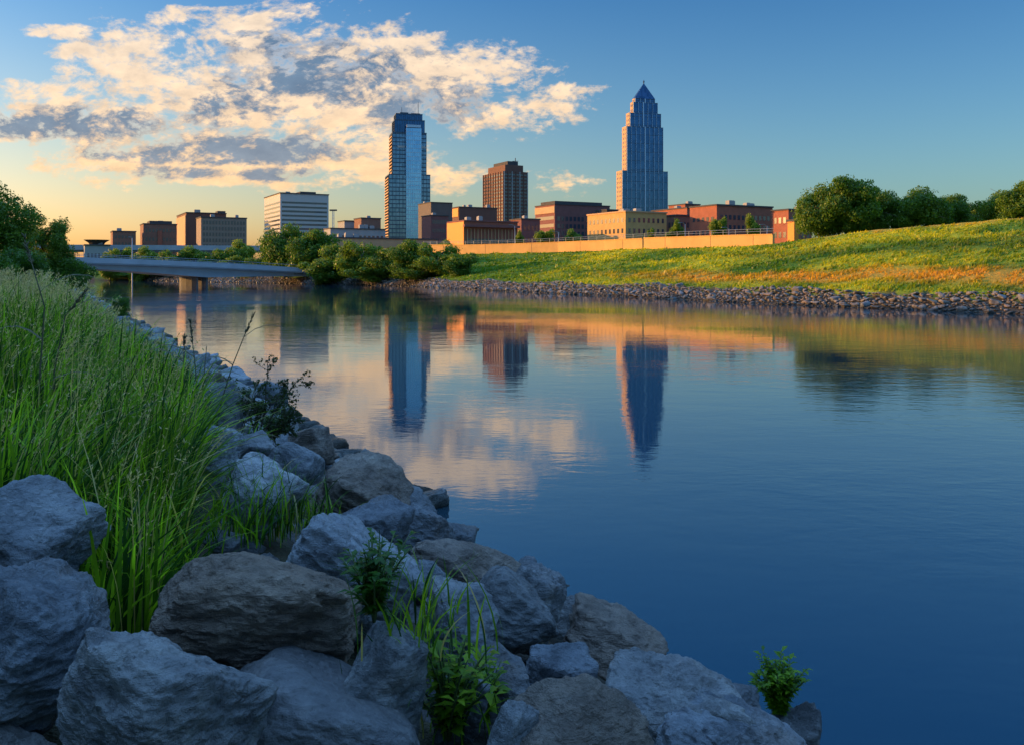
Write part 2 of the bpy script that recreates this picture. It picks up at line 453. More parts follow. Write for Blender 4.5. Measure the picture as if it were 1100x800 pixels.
M['far_stone'] = stone_material('weathered_riprap', ((0.12, 0.105, 0.09), (0.20, 0.18, 0.155), (0.30, 0.27, 0.235)), 0.02, 0.5)
M['sandy_stone'] = stone_material('sandy_stone', ((0.12, 0.12, 0.12), (0.165, 0.16, 0.155), (0.22, 0.21, 0.20)), 0.006, 0.3)

def leaf_material(name, translucent=0.35, rough=0.5):
    mt = bpy.data.materials.new(name); mt.use_nodes = True
    t = NT(mt.node_tree); p = mt.node_tree.nodes['Principled BSDF']; out = mt.node_tree.nodes['Material Output']
    a = t.new('ShaderNodeAttribute'); a.attribute_name = 'Col'
    info = t.new('ShaderNodeObjectInfo').outputs['Random']
    c = t.mix(1.0, a.outputs['Color'], t.ramp(info, [(0.0, (0.8, 0.9, 0.85)), (1.0, (1.2, 1.1, 1.0))]), 'MULTIPLY')
    t.put(p.inputs['Base Color'], c); p.inputs['Roughness'].default_value = rough; p.inputs['Specular IOR Level'].default_value = 0.25
    tr = t.new('ShaderNodeBsdfTranslucent'); t.put(tr.inputs['Color'], t.mix(1.0, c, (1.5, 1.5, 0.6), 'MULTIPLY'))
    mx = t.new('ShaderNodeMixShader'); mx.inputs[0].default_value = translucent
    t.l.new(p.outputs[0], mx.inputs[1]); t.l.new(tr.outputs[0], mx.inputs[2]); t.l.new(mx.outputs[0], out.inputs[0])
    return mt
M['leaf'] = leaf_material('foliage', 0.35)
M['grass'] = leaf_material('grass_blades', 0.50, 0.40)
M['bark'] = material('bark', (0.085, 0.065, 0.05), 0.9, 0.1, 0, 0.4, 6, 0.03, 20)
M['twig'] = material('dry_stem', (0.16, 0.12, 0.075), 0.85, 0.1, 0, 0.3, 9)

# ------------------------------------------------------------------ boulders
_ico = {}
def ico(n):
    if n not in _ico:
        bm = bmesh.new(); bmesh.ops.create_icosphere(bm, subdivisions=n, radius=1.0)
        bm.verts.ensure_lookup_table()
        v = np.array([q.co[:] for q in bm.verts]); v /= np.linalg.norm(v, axis=1)[:, None]
        f = np.array([[w.index for w in q.verts] for q in bm.faces]); bm.free()
        _ico[n] = (v, f)
    return _ico[n]
def rock_shape(seed, n, size, tilt=0.0, sharp=18, planes=15, rough=1.0, fine=1.0):
    """a weathered boulder whose bounding box is size (x, y, z), tilted in the x-z plane"""
    rs = np.random.RandomState(seed)
    v, f = ico(n)
    nn = rs.normal(size=(planes, 3)); nn /= np.linalg.norm(nn, axis=1)[:, None]
    d = rs.uniform(0.62, 1.0, planes)
    nn = np.vstack([nn, [[0, 0, 1], [0, 0, -1], [1, 0, 0], [-1, 0, 0], [0, 1, 0], [0, -1, 0]]])
    d = np.concatenate([d, rs.uniform(0.85, 1.1, 6)])
    q = np.maximum(v @ nn.T, 0) / d
    r = (q ** sharp).sum(1) ** (-1.0 / sharp)
    p = v * r[:, None]
    s = seed * 3.17
    big = fbm(p * 1.3 + s, 3, 0.5)
    rid = 1 - np.abs(fbm(p * 2.3 + s + 40, 4, 0.55)) * 2
    fin = fbm(p * 7.0 + s + 80, 4, 0.6)
    lay = fbm(np.stack([p[:, 0] * 1.5, p[:, 1] * 1.5, p[:, 2] * 9 + p[:, 0] * 2], 1) + s, 3, 0.6)
    k = 1 + rough * (0.17 * big + 0.070 * rid + 0.030 * fin + 0.036 * lay + 0.009 * fbm(p * 19.0 + s, 3, 0.6))
    p = p * k[:, None]
    c, sn = math.cos(tilt), math.sin(tilt)
    p = np.stack([p[:, 0] * size[0] * c + p[:, 2] * size[2] * sn, p[:, 1] * size[1], -p[:, 0] * size[0] * sn + p[:, 2] * size[2] * c], 1)
    lo, hi = p.min(0), p.max(0)
    return (p - (lo + hi) / 2) / (hi - lo) * np.array(size), f

# photograph boxes (left, top, right, bottom), tilt in degrees (+ falls to the right), stone, description
ROCKS = [
 ((-75, 513, 106, 668), 24, 'grey', 0.0, 'pale rounded boulder at the left frame edge, upper of two beside the tall grass'),
 ((-90, 612, 108, 792), 8, 'grey', 0.05, 'big pale blocky boulder at the left frame edge, lower one with a blunt right end'),
 ((66, 652, 292, 850), 20, 'grey', 0.0, 'large smooth blue grey boulder at the bottom left with a long slope to the right'),
 ((180, 581, 387, 736), 12, 'brown', 0.0, 'large rough brown boulder with a dark undercut front beside the tall grass'),
 ((200, 704, 458, 860), 12, 'sandy', 0.3, 'flat smooth sandy slab at the bottom edge below the large brown boulder'),
 ((359, 667, 463, 800), 25, 'grey', 0.0, 'upright grey boulder right of the large brown boulder and left of the leafy weeds'),
 ((300, 543, 458, 690), 33, 'pale', 0.05, 'long pale slab sloping down to the right behind the large brown boulder'),
 ((324, 489, 443, 572), 10, 'brown', 0.0, 'smooth tan brown boulder highest at the water, directly right of the grass'),
 ((356, 535, 447, 622), 20, 'dark', 0.0, 'dark blue grey boulder just below the tan brown boulder'),
 ((418, 540, 491, 605), 28, 'dark', 0.1, 'small dark boulder with a hollow, half behind the dark blue grey boulder at the water'),
 ((436, 573, 565, 648), 16, 'brown', 0.0, 'flat brown banded slab at the water below the small dark hollow boulder'),
 ((508, 589, 540, 616), 15, 'dark', 0.3, 'tiny dark stone tip peeping over the flat brown banded slab'),
 ((532, 600, 609, 705), 30, 'grey', 0.15, 'grey boulder at the water behind the steep blue boulder'),
 ((484, 611, 600, 718), 22, 'dark', 0.0, 'steep smooth blue boulder in the middle of the pile with dark shade below'),
 ((450, 626, 537, 712), 14, 'grey', 0.0, 'rounded grey boulder between the weeds and the steep blue boulder'),
 ((432, 600, 486, 652), 10, 'grey', 0.1, 'small blue stone wedged under the flat brown banded slab'),
 ((605, 651, 716, 738), 16, 'brown', 0.05, 'brown boulder jutting into the water, rightmost of the brown ones'),
 ((490, 688, 572, 768), 14, 'dark', 0.0, 'dark rounded boulder above the bottom weeds and below the rounded grey one'),
 ((560, 694, 641, 768), 10, 'grey', 0.0, 'small round blue boulder below the brown boulder that juts into the water'),
 ((530, 734, 705, 870), 20, 'brown', 0.0, 'jagged boulder with a brown pointed top at the bottom edge right of the leafy weeds'),
 ((634, 716, 800, 850), 20, 'grey', 0.0, 'broad ridged blue boulder at the bottom edge near the water'),
 ((690, 745, 872, 880), 22, 'grey', -0.1, 'broad smooth boulder at the bottom edge below the small leafy bush'),
 ((738, 730, 822, 792), 12, 'dark', 0.2, 'dark low boulder at the waterline left of the small leafy bush'),
 ((808, 754, 879, 860), 30, 'dark', 0.1, 'dark rounded boulder under the small leafy bush, rightmost of the pile'),
 ((518, 752, 580, 860), 20, 'grey', 0.05, 'narrow grey stone at the bottom edge between the weeds and the jagged boulder'),
 ((236, 487, 334, 575), 35, 'pale', 0.0, 'long pale slab sloping down to the right at the edge of the tall grass'),
 ((243, 463, 298, 500), 8, 'grey', 0.0, 'flat topped blue stone right below the twiggy bush'),
 ((286, 474, 346, 525), 22, 'grey', 0.0, 'rounded blue boulder at the water left of the tan brown boulder'),
 ((200, 452, 262, 505), 15, 'pale', 0.0, 'pale stone half covered by seed heads above the long pale slab'),
 ((214, 570, 262, 600), 4, 'dark', 0.05, 'small nearly black stone in the grass just above the large brown boulder'),
 ((-40, 772, 60, 850), 5, 'dark', 0.15, 'small dark stone in the bottom left corner under the big blocky boulder'),
 ((205, 415, 262, 470), 25, 'dark', 0.0, 'dark sloping slab at the water above the twiggy bush foot'),
 ((470, 560, 512, 592), 12, 'dark', 0.12, 'small dark stone at the water right of the small dark hollow boulder'),
 ((548, 600, 584, 632), 18, 'grey', 0.25, 'small grey stone at the water behind the right end of the flat brown banded slab'),
 ((590, 640, 640, 690), 18, 'dark', 0.2, 'dark stone at the water between the grey boulder and the jutting brown boulder'),
 ((700, 716, 752, 760), 14, 'grey', 0.1, 'small grey stone at the water right of the jutting brown boulder'),
 ((342, 508, 470, 560), 10, 'dark', 0.35, 'low dark stone at the water peeping out right of the tan brown boulder'),
 ((455, 716, 530, 800), 20, 'dark', 0.15, 'dark stone mostly hidden behind the bottom leafy weeds'),
 ((385, 640, 440, 700), 20, 'dark', 0.25, 'dark stone sunk behind the weeds between the long pale slab and upright grey boulder'),
]
ROCK_V = []; ROCK_F = []; ROCK_B = []
def foreground_rocks():
    off = 0
    for i, (bx, tl, kind, back, lab) in enumerate(ROCKS):
        cx, cy = (bx[0] + bx[2]) / 2, (bx[1] + bx[3]) / 2
        base = on_ground(cx, min(bx[3] - 6, 900), 0.12)
        Y = base.y
        w = (bx[2] - bx[0]) / F * Y; h = (bx[3] - bx[1]) / F * Y
        Y = Y + 0.22 * w + back
        w = (bx[2] - bx[0]) / F * Y; h = (bx[3] - bx[1]) / F * Y
        dep = min(w, h * 1.5) * 0.95
        ROCK_B.append((bx, Y + 0.35 * dep))
        wpx = bx[2] - bx[0]
        v, f = rock_shape({2: 517, 4: 731}.get(i, 100 + i), 7 if wpx > 150 else 6 if wpx > 60 else 5, (w, dep, h), R(tl), sharp={'brown': 20, 'sandy': 12}.get(kind, 18), planes=14, rough=1.0 if kind != 'sandy' else 0.6)
        me = mesh_np('boulder', v, f, True)
        o = link('boulder', me, M[kind + '_stone'])
        o.location = at(cx, cy, Y)
        ROCK_V.append(v + np.array(at(cx, cy, Y))); ROCK_F.append(f + off); off += len(v)
        tag(o, lab, 'boulder', 'boulders of the near bank')
foreground_rocks()

def scattered_rocks():
    rs = np.random.RandomState(5)
    protos = []
    for k in range(12):
        sz = [(1.0, 0.8, 0.62), (1.0, 0.7, 0.45), (1.0, 0.9, 0.75)][k % 3]
        v, f = rock_shape(300 + k, 5, sz, R(rs.uniform(-15, 20)), sharp=45, planes=10)
        protos.append(mesh_np('boulder', v, f, True))
    small = []
    for k in range(8):
        v, f = rock_shape(340 + k, 3, [(1.0, 0.8, 0.6), (1.0, 0.75, 0.36)][k % 2], R(rs.uniform(-15, 20)), sharp=70, planes=9)
        small.append((v, f))
    items = []      # x, y, size, side
    # the near bank
    Y = 3.0
    for k in range(60000):
        y = 2.6 + 115 * rs.rand() ** 1.6
        a = rs.uniform(-0.25, 3.3 if y < 12 else 4.3)
        x = 4.85 - 0.53 * y - a / 0.883
        s = (rs.uniform(0.35, 0.8) if a > 0.5 else rs.uniform(0.4, 0.6)) if y < 17 else rs.uniform(0.5, 1.25)
        items.append((x, y, s, 0, a))
    keep = []; cell = {}
    def ok(x, y, s):
        cx, cy = int(x // 1.3), int(y // 1.3)
        for i in (-1, 0, 1):
            for j in (-1, 0, 1):
                for (px, py, ps) in cell.get((cx + i, cy + j), ()):
                    if (px - x) ** 2 + (py - y) ** 2 < (0.36 * (s + ps)) ** 2: return False
        cell.setdefault((cx, cy), []).append((x, y, s)); return True
    for it in items:
        if ok(*it[:3]): keep.append(it)
    # the far bank
    far = []
    line = np.array(FAR[2:10], float)
    seg = np.linalg.norm(np.diff(line, axis=0), axis=1); cum = np.concatenate([[0], np.cumsum(seg)])
    for k in range(26000):
        t = rs.uniform(60, cum[-1]); i = np.searchsorted(cum, t) - 1
        d = (line[i + 1] - line[i]) / seg[i]; p = line[i] + d * (t - cum[i])
        b = rs.uniform(-0.2, 2.35 + 0.4 * math.sin(t * 0.3)); s = 0.24 + 0.75 * rs.rand() ** 2.2
        x, y = p[0] + d[1] * b, p[1] - d[0] * b
        if ok(x, y, s): far.append((x, y, s, 1, b))
    allr = []
    for x, y, s, side, a in keep + far:
        if y <= 1.5 or abs(x / y) > 0.60: continue
        z = max(gz_fast(x, y), -0.1)
        py = HORIZON + F * (EYE - z) / y
        if py > 830: continue
        allr.append((s / y, x, y, z, s, side, a))
    allr.sort(reverse=True)
    n = 300 - len(ROCKS)
    gen = {0: 'grey riprap boulder on the sloping near bank beyond the foreground pile', 1: 'riprap stone along the waterline of the far sunlit bank'}
    mats = ['grey_stone', 'pale_stone', 'grey_stone', 'dark_stone', 'brown_stone']
    by = {}
    for i, (key, x, y, z, s, side, a) in enumerate(allr):
        rz = rs.uniform(0, 6.28); fl = rs.uniform(0.75, 1.15)
        mk = mats[rs.randint(5)]
        if side == 1: mk = ['far_stone', 'far_stone', 'far_stone', 'brown_stone', 'dark_stone'][rs.randint(5)]
        fg = side == 0 and y < 11
        if fg: s *= 0.62; mk = 'dark_stone' if rs.rand() < 0.6 else 'grey_stone'
        sink = 0.02 if side == 0 and not fg else (-0.35 if fg else 0.0)
        if i < n:
            me = protos[rs.randint(12)]
            cache = (me.name, mk)
            if cache not in by:
                m2 = me.copy(); m2.materials.clear(); m2.materials.append(M[mk]); by[cache] = m2
            o = bpy.data.objects.new('boulder', by[cache]); C.objects.link(o)
            o.location = (x, y, z + s * sink + 0.05); o.rotation_euler = (rs.uniform(-.35, .35), rs.uniform(-.3, .3), rz)
            o.scale = (s, s, s * fl)
            tone = {'grey_stone': 'mid grey', 'pale_stone': 'pale grey', 'dark_stone': 'dark grey', 'brown_stone': 'brown', 'far_stone': 'weathered grey brown'}[mk]
            if fg: tag(o, tone + ' filler stone low in the gaps between the big foreground boulders', 'boulder', tone + ' filler stones among the foreground boulders')
            elif side == 0: tag(o, tone + ' riprap boulder on the near bank slope between grass and water', 'boulder', tone + ' riprap boulders on the near bank')
            else: tag(o, tone + ' riprap stone on the waterline of the far grassy bank', 'boulder', tone + ' riprap stones on the far bank')
        else:
            by.setdefault(('rest', side, mk), []).append((x, y, z + 0.05, s, rz, fl))
    for key, lst in [(k, v) for k, v in by.items() if k[0] == 'rest']:
        V = []; Fc = []; off = 0
        for x, y, z, s, rz, fl in lst:
            v, f = small[rs.randint(8)]
            c, sn = math.cos(rz), math.sin(rz)
            tx = rs.uniform(-.3, .3)
            q = np.stack([v[:, 0] * c - v[:, 1] * sn, v[:, 0] * sn + v[:, 1] * c, v[:, 2] * fl + v[:, 0] * tx], 1) * s + (x, y, z)
            V.append(q); Fc.append(f + off); off += len(v)
        o = link('riprap', mesh_np('riprap', np.vstack(V), np.vstack(Fc), False), M[key[2]])
        tag(o, 'countless small %s stones of the %s riprap' % (key[2].replace('_stone', ''), 'near' if key[1] == 0 else 'far'), 'riprap', kind='stuff')
    print('ROCKS', len(allr), sum(1 for r in allr[:n] if r[5] == 0))
_gx = {}
def gz_fast(x, y): return float(ground(np.array([x]), np.array([y]))[0])
scattered_rocks()

# ------------------------------------------------------------------ grass
def blades(x, y, z, h, w, lean, az, col, seg=5, droop=1.0, tipcol=None):
    """curved grass blades as one vertex/face set"""
    n = len(x); t = np.linspace(0, 1, seg + 1)[None, :]
    dx, dy = np.cos(az)[:, None], np.sin(az)[:, None]
    L = lean[:, None]; H = h[:, None]
    hor = H * L * t ** 2.0
    zz = H * (t - 0.35 * droop * np.minimum(L, 1.4) * t ** 2.6)
    px, py, pz = x[:, None] + dx * hor, y[:, None] + dy * hor, z[:, None] + zz
    a2 = np.random.RandomState(n).uniform(0, 6.28, n)[:, None]
    wx, wy = np.cos(a2), np.sin(a2)
    ww = w[:, None] * (1 - t ** 2.2) * (0.75 + 0.5 * np.minimum(t * 4, 1)) * 0.5
    A = np.stack([px - wx * ww, py - wy * ww, pz], -1); B = np.stack([px + wx * ww, py + wy * ww, pz], -1)
    V = np.stack([A, B], 2)                                # n, seg+1, 2, 3
    V = V.reshape(-1, 3)
    base = (np.arange(n) * (seg + 1) * 2)[:, None] + (np.arange(seg) * 2)[None, :]
    Fq = np.stack([base, base + 1, base + 3, base + 2], -1).reshape(-1, 4)
    cc = np.repeat(col[:, None, :], seg + 1, 1)
    if tipcol is not None:
        k = (t[..., None] ** 3); cc = cc * (1 - k) + tipcol[:, None, :] * k
    cc = np.repeat(cc, 2, 1).reshape(-1, 3)
    return V, Fq, cc
def grass_colours(n, rs, x=None, y=None):
    a = np.array((0.040, 0.110, 0.010)); b = np.array((0.230, 0.380, 0.018)); c = np.array((0.014, 0.050, 0.010)); d = np.array((0.36, 0.30, 0.13))
    k = rs.rand(n, 1) ** 1.25; col = a * (1 - k) + b * k
    if x is not None:
        pt = fbm2(x, y, 0.9, 3, 0.5, 20.0)[:, None]
        col = col * np.clip(1 + 1.4 * pt, 0.45, 1.7)
    m = rs.rand(n) < 0.30; col[m] = c
    m = rs.rand(n) < 0.05; col[m] = d
    return col
def clear_of_rocks(x, y, z):
    px = 550 + F * x / y; py = HORIZON + F * (EYE - z) / y
    ok = np.ones(len(x), bool)
    for (l, t, r, b), Y in ROCK_B:
        ok &= ~((px > l) & (px < r) & (py > t + 4) & (y < Y))
    return ok & (py < 700)
def near_grass():
    rs = np.random.RandomState(11)
    sets = []
    for (y0, y1, cnt, seg, hm, wm) in ((2.4, 6.5, 22000, 6, 0.84, 0.0145), (6.0, 12, 30000, 5, 1.0, 0.018), (12, 28, 30000, 4, 1.0, 0.024), (28, 70, 26000, 3, 0.95, 0.05), (70, 150, 12000, 3, 1.0, 0.12)):
        y = rs.uniform(y0, y1, cnt * 3)
        a = 2.4 + 11 * rs.rand(cnt * 3) ** 1.4
        x = 4.85 - 0.53 * y - a / 0.883
        edge = np.interp(y, [9, 14, 40], [2.75, 3.5, 4.1]) + 0.9 * fbm2(x, y, 0.8, 3, 0.5, 2.0) + 0.25 * fbm2(x, y, 3.0, 2, 0.5, 2.0)
        q = x / y
        m = (a > edge) & (q > -0.68) & (q < 0.5)
        dens = fbm2(x, y, 1.6, 3, 0.6, 30.0)
        m &= rs.rand(len(x)) < np.clip(0.75 + 1.8 * dens, 0.15, 1)
        m &= ~((y < 3.9) & (q > -0.40)) & (np.hypot(x, y) > 2.3)
        m &= ~((y < 3.9) & (x < -1.75))
        x, y, a = x[m], y[m], a[m]; m = clear_of_rocks(x, y, ground(x, y))
        x, y, a = x[m][:cnt], y[m][:cnt], a[m][:cnt]
        n = len(x)
        z = ground(x, y) - 0.04
        tall = 1 + 0.75 * fbm2(x, y, 0.7, 3, 0.6, 41.0)
        hh = hm * rs.uniform(0.45, 1.12, n) * tall * np.clip(0.42 + (a - 2.6) / 1.6, 0.42, 1.0)
        hh = np.where(y < 5.2, hh * 0.80, hh)
        lean = rs.uniform(0.05, 0.95, n) ** 1.3; az = fbm2(x, y, 0.6, 2, 0.5, 77.0) * 5 + rs.normal(-0.4, 1.0, n)
        col = grass_colours(n, rs, x, y)
        sets.append(blades(x, y, z, hh, wm * rs.uniform(0.6, 1.4, n), lean, az, col, seg, 1.0, col * 1.25 + 0.01))
    V = []; Fq = []; Cc = []; off = 0
    for v, f, c in sets:
        V.append(v); Fq.append(f + off); Cc.append(c); off += len(v)
    o = link('tall_grass', mesh_np('tall_grass', np.vstack(V), np.vstack(Fq), True, np.vstack(Cc)), M['grass'])
    tag(o, 'tall green grass covering the near river bank', 'grass', kind='stuff')
near_grass()

def seed_stems():
    """pale dry flowering stems that stand over the grass"""
    rs = np.random.RandomState(12)
    V = []; Fq = []; Cc = []; off = 0
    n = 1500
    y = 3.2 + 22 * rs.rand(n * 3) ** 1.6; a = 3.0 + 5.0 * rs.rand(n * 3)
    x = 4.85 - 0.53 * y - a / 0.883
    m = (x / y > -0.62) & (np.hypot(x, y) > 2.8) & ~((y < 4.2) & (x / y > -0.40)) & ~((y < 3.9) & (x < -1.75)); x, y, a = x[m], y[m], a[m]; m = clear_of_rocks(x, y, ground(x, y)); x, y, a = x[m][:n], y[m][:n], a[m][:n]; n = len(x)
    z = ground(x, y) - 0.03
    h = rs.uniform(0.75, 1.45, n) * np.clip(0.55 + (a - 3) / 3, 0.6, 1.0); h = np.where(y < 5, h * 0.75, h)
    col = np.array((0.38, 0.32, 0.17)) * rs.uniform(0.7, 1.3, (n, 1))
    lean = rs.uniform(0.1, 0.5, n); az = rs.normal(0.0, 1.2, n)
    v, f, c = blades(x, y, z, h, np.full(n, 0.0075) * np.clip(y / 8, 0.7, 3), lean, az, col, 6, 0.5)
    # keep the stems thick to the top, then hang spikelets round the tips
    V.append(v); Fq.append(f); Cc.append(c); off += len(v)
    tips = v.reshape(n, 7, 2, 3).mean(2)
    k = 16
    tt = rs.uniform(0.62, 1.0, (n, k)); i0 = np.clip((tt * 6).astype(int), 0, 5); fr = tt * 6 - i0
    P = tips[np.arange(n)[:, None], i0] * (1 - fr[..., None]) + tips[np.arange(n)[:, None], i0 + 1] * fr[..., None]
    P = P.reshape(-1, 3); N = len(P)
    s = np.repeat(np.clip(y / 8, 0.6, 2.5), k) * rs.uniform(0.008, 0.016, N)
    d = rs.normal(size=(N, 3)) * 0.5 + (0.15, 0, 0.8); d /= np.linalg.norm(d, axis=1)[:, None]
    e = np.cross(d, rs.normal(size=(N, 3))); e /= np.linalg.norm(e, axis=1)[:, None]
    q = np.stack([P, P + d * s[:, None] * 1.2 + e * s[:, None] * 0.35, P + d * s[:, None] * 2.6, P + d * s[:, None] * 1.2 - e * s[:, None] * 0.35], 1).reshape(-1, 3)
    V.append(q); Fq.append(np.arange(N * 4).reshape(-1, 4) + off)
    Cc.append(np.repeat(np.array((0.46, 0.38, 0.25)) * rs.uniform(0.6, 1.2, (N, 1)), 4, 0))
    o = link('seed_heads', mesh_np('seed_heads', np.vstack(V), np.vstack(Fq), True, np.vstack(Cc)), M['grass'])
    tag(o, 'pale dry seed heads standing over the near grass', 'grass', kind='stuff')
seed_stems()

def far_grass():
    rs = np.random.RandomState(13)
    n = 150000
    q = rs.uniform(-0.12, 0.62, n); y = np.exp(rs.uniform(math.log(55), math.log(215), n)); x = q * y
    b = d_far(x, y); m = (b > 2.3) & (b < 34.5); x, y, b = x[m], y[m], b[m]; n = len(x)
    z = ground(x, y) - 0.03
    col = ground_colour(x, y) * rs.uniform(0.82, 1.25, (n, 1))
    pt = fbm2(x, y, 0.45, 3, 0.6, 50.0)
    h = rs.uniform(0.10, 0.30, n) * np.clip(1 + 2.2 * pt, 0.35, 2.2) * np.clip(0.6 + (q.max() * 0 + 0.5), 0, 1.2)
    w = 0.0016 * y * rs.uniform(0.6, 1.6, n)
    v, f, c = blades(x, y, z, h, w, rs.uniform(0.1, 0.9, n), rs.normal(-0.3, 1.0, n), col, 2)
    o = link('far_bank_grass', mesh_np('far_bank_grass', v, f, False, c), M['grass'])
    tag(o, 'rough sunlit grass on the slope of the far bank', 'grass', kind='stuff')
far_grass()

# ------------------------------------------------------------------ trees and bushes
def leaf_quads(P, N, size, rs, col, aspect=0.55):
    n = len(P)
    d = rs.normal(size=(n, 3)); d -= N * (d * N).sum(1)[:, None]; d /= np.linalg.norm(d, axis=1)[:, None] + 1e-9
    e = np.cross(N, d)
    s = size[:, None]
    q = np.stack([P - d * s, P + e * s * aspect, P + d * s, P - e * s * aspect], 1).reshape(-1, 3)
    return q, np.arange(n * 4).reshape(-1, 4), np.repeat(col, 4, 0)
def tree_meshes(seed, H, W, leaf, nleaf, trunk=0.25, clumps=26, green=((0.030, 0.062, 0.012), (0.085, 0.125, 0.022)), squash=1.0, gap=1.0):
    rs = np.random.RandomState(seed)
    z0 = H * trunk; cz = (H + z0) / 2; rz = (H - z0) / 2; rx = W / 2
    cen = []
    while len(cen) < clumps:
        p = rs.normal(size=3); p /= np.linalg.norm(p); p *= rs.uniform(0.30, 0.80)
        if p[2] < -0.75: continue
        cen.append(p)
    cen = np.array(cen)
    rad = rs.uniform(0.20, 0.36, clumps) * gap
    cen = cen * (1 + 0.12 * rs.normal(size=(clumps, 1)))
    which = rs.choice(clumps, nleaf, p=rad ** 2 / (rad ** 2).sum())
    d = rs.normal(size=(nleaf, 3)); d /= np.linalg.norm(d, axis=1)[:, None]
    r = rad[which] * (0.45 + 0.6 * rs.rand(nleaf) ** 0.5) * (1 + 0.9 * perlin(d * 2.2 + which[:, None] * 7.3))
    P = cen[which] + d * r[:, None]
    P = P * (rx, rx, rz) + (0, 0, cz)
    m = P[:, 2] > 0.02 * H; P = P[m]; d = d[m]; which = which[m]
    N = d + 0.7 * rs.normal(size=d.shape); N /= np.linalg.norm(N, axis=1)[:, None]
    k = rs.rand(len(P), 1) * 0.6 + 0.4 * rs.rand(clumps, 1)[which]
    col = np.array(green[0]) * (1 - k) + np.array(green[1]) * k
    q, f, c = leaf_quads(P, N, leaf * rs.uniform(0.6, 1.35, len(P)), rs, col)
    crown = mesh_np('crown', q, f, False, c)
    mb = MB()
    lean = rs.normal(0, 0.03 * H, 2)
    top = Vector((lean[0], lean[1], cz + rz * 0.3))
    r0 = 0.022 * H + 0.02 * W
    mid = Vector((lean[0] * 0.3, lean[1] * 0.3, z0 + 0.1 * H))
    mb.tube([(0, 0, -0.4), (0, 0, 0.05 * H), mid, top], [r0 * 1.25, r0, r0 * 0.75, r0 * 0.25], 8)
    for i in np.argsort(-rad)[:11]:
        c3 = Vector(cen[i] * (rx, rx, rz) + (0, 0, cz))
        s = mid.lerp(top, max(0, min(0.9, (c3.z - mid.z) / max(top.z - mid.z, .1) - 0.3)))
        h = s.lerp(c3, 0.5) + Vector((0, 0, 0.06 * H * rs.rand()))
        mb.tube([s, h, c3], [r0 * 0.45, r0 * 0.28, r0 * 0.08], 5)
        for b in range(2):
            e = c3 + Vector(rs.normal(size=3) * rad[i] * rx * 0.8)
            mb.tube([h, e], [r0 * 0.16, r0 * 0.04], 4)
    tm = mb.mesh('trunk', True); tm.materials.append(M['bark']); crown.materials.append(M['leaf'])
    return tm, crown
def put_tree(pair, loc, rz, s, label, cat='tree', group=None, name='broadleaf_tree', sz=None):
    t = empty(name, loc, rz, label, cat, group)
    t.scale = (s, s, sz or s)
    for nm, me in zip(('trunk', 'crown'), pair):
        o = bpy.data.objects.new(nm, me); C.objects.link(o); o.parent = t
    return t
KIND = {}
def kinds():
    G1 = ((0.034, 0.095, 0.012), (0.155, 0.235, 0.020)); G2 = ((0.07, 0.14, 0.012), (0.22, 0.28, 0.024))
    KIND['big'] = [tree_meshes(20 + i, 10, 12, 0.21, 30000, 0.03, 44, G1, gap=1.0) for i in range(3)]
    KIND['bush'] = [tree_meshes(30 + i, 6, 8, 0.17, 14000, 0.0, 26, G1) for i in range(3)]
    KIND['light'] = [tree_meshes(40 + i, 8, 7, 0.17, 11000, 0.08, 22, G2) for i in range(2)]
    KIND['near'] = [tree_meshes(50 + i, 8, 6.5, 0.075, 30000, 0.08, 46, G1, gap=0.66) for i in range(2)]
    KIND['shrub'] = [tree_meshes(60 + i, 3, 3.4, 0.050, 16000, 0.0, 26, ((0.030, 0.085, 0.010), (0.10, 0.19, 0.018)), gap=0.85) for i in range(2)]
kinds()
def tree_at(kind, px, top, Y, width, label, group, name='broadleaf_tree', bot=None, cat='tree', var=0):
    """tree whose crown spans `width` px and reaches up to pixel row `top` at depth Y"""
    H0, W0 = {'big': (10, 12), 'bush': (6, 8), 'light': (8, 7), 'near': (8, 6.5), 'shrub': (3, 3.4)}[kind]
    X = (px - 550) / F * Y; g = gz(X, Y) - (0.9 if kind == 'big' else 0.2)
    zt = EYE - (top - HORIZON) / F * Y
    s = width / F * Y / W0 * 1.02
    sz = max(0.3, (zt - g) / H0 * 0.99)
    return put_tree(KIND[kind][var % len(KIND[kind])], (X, Y, g), (px * 0.37) % 6.28, s, label, cat, group, name, sz)

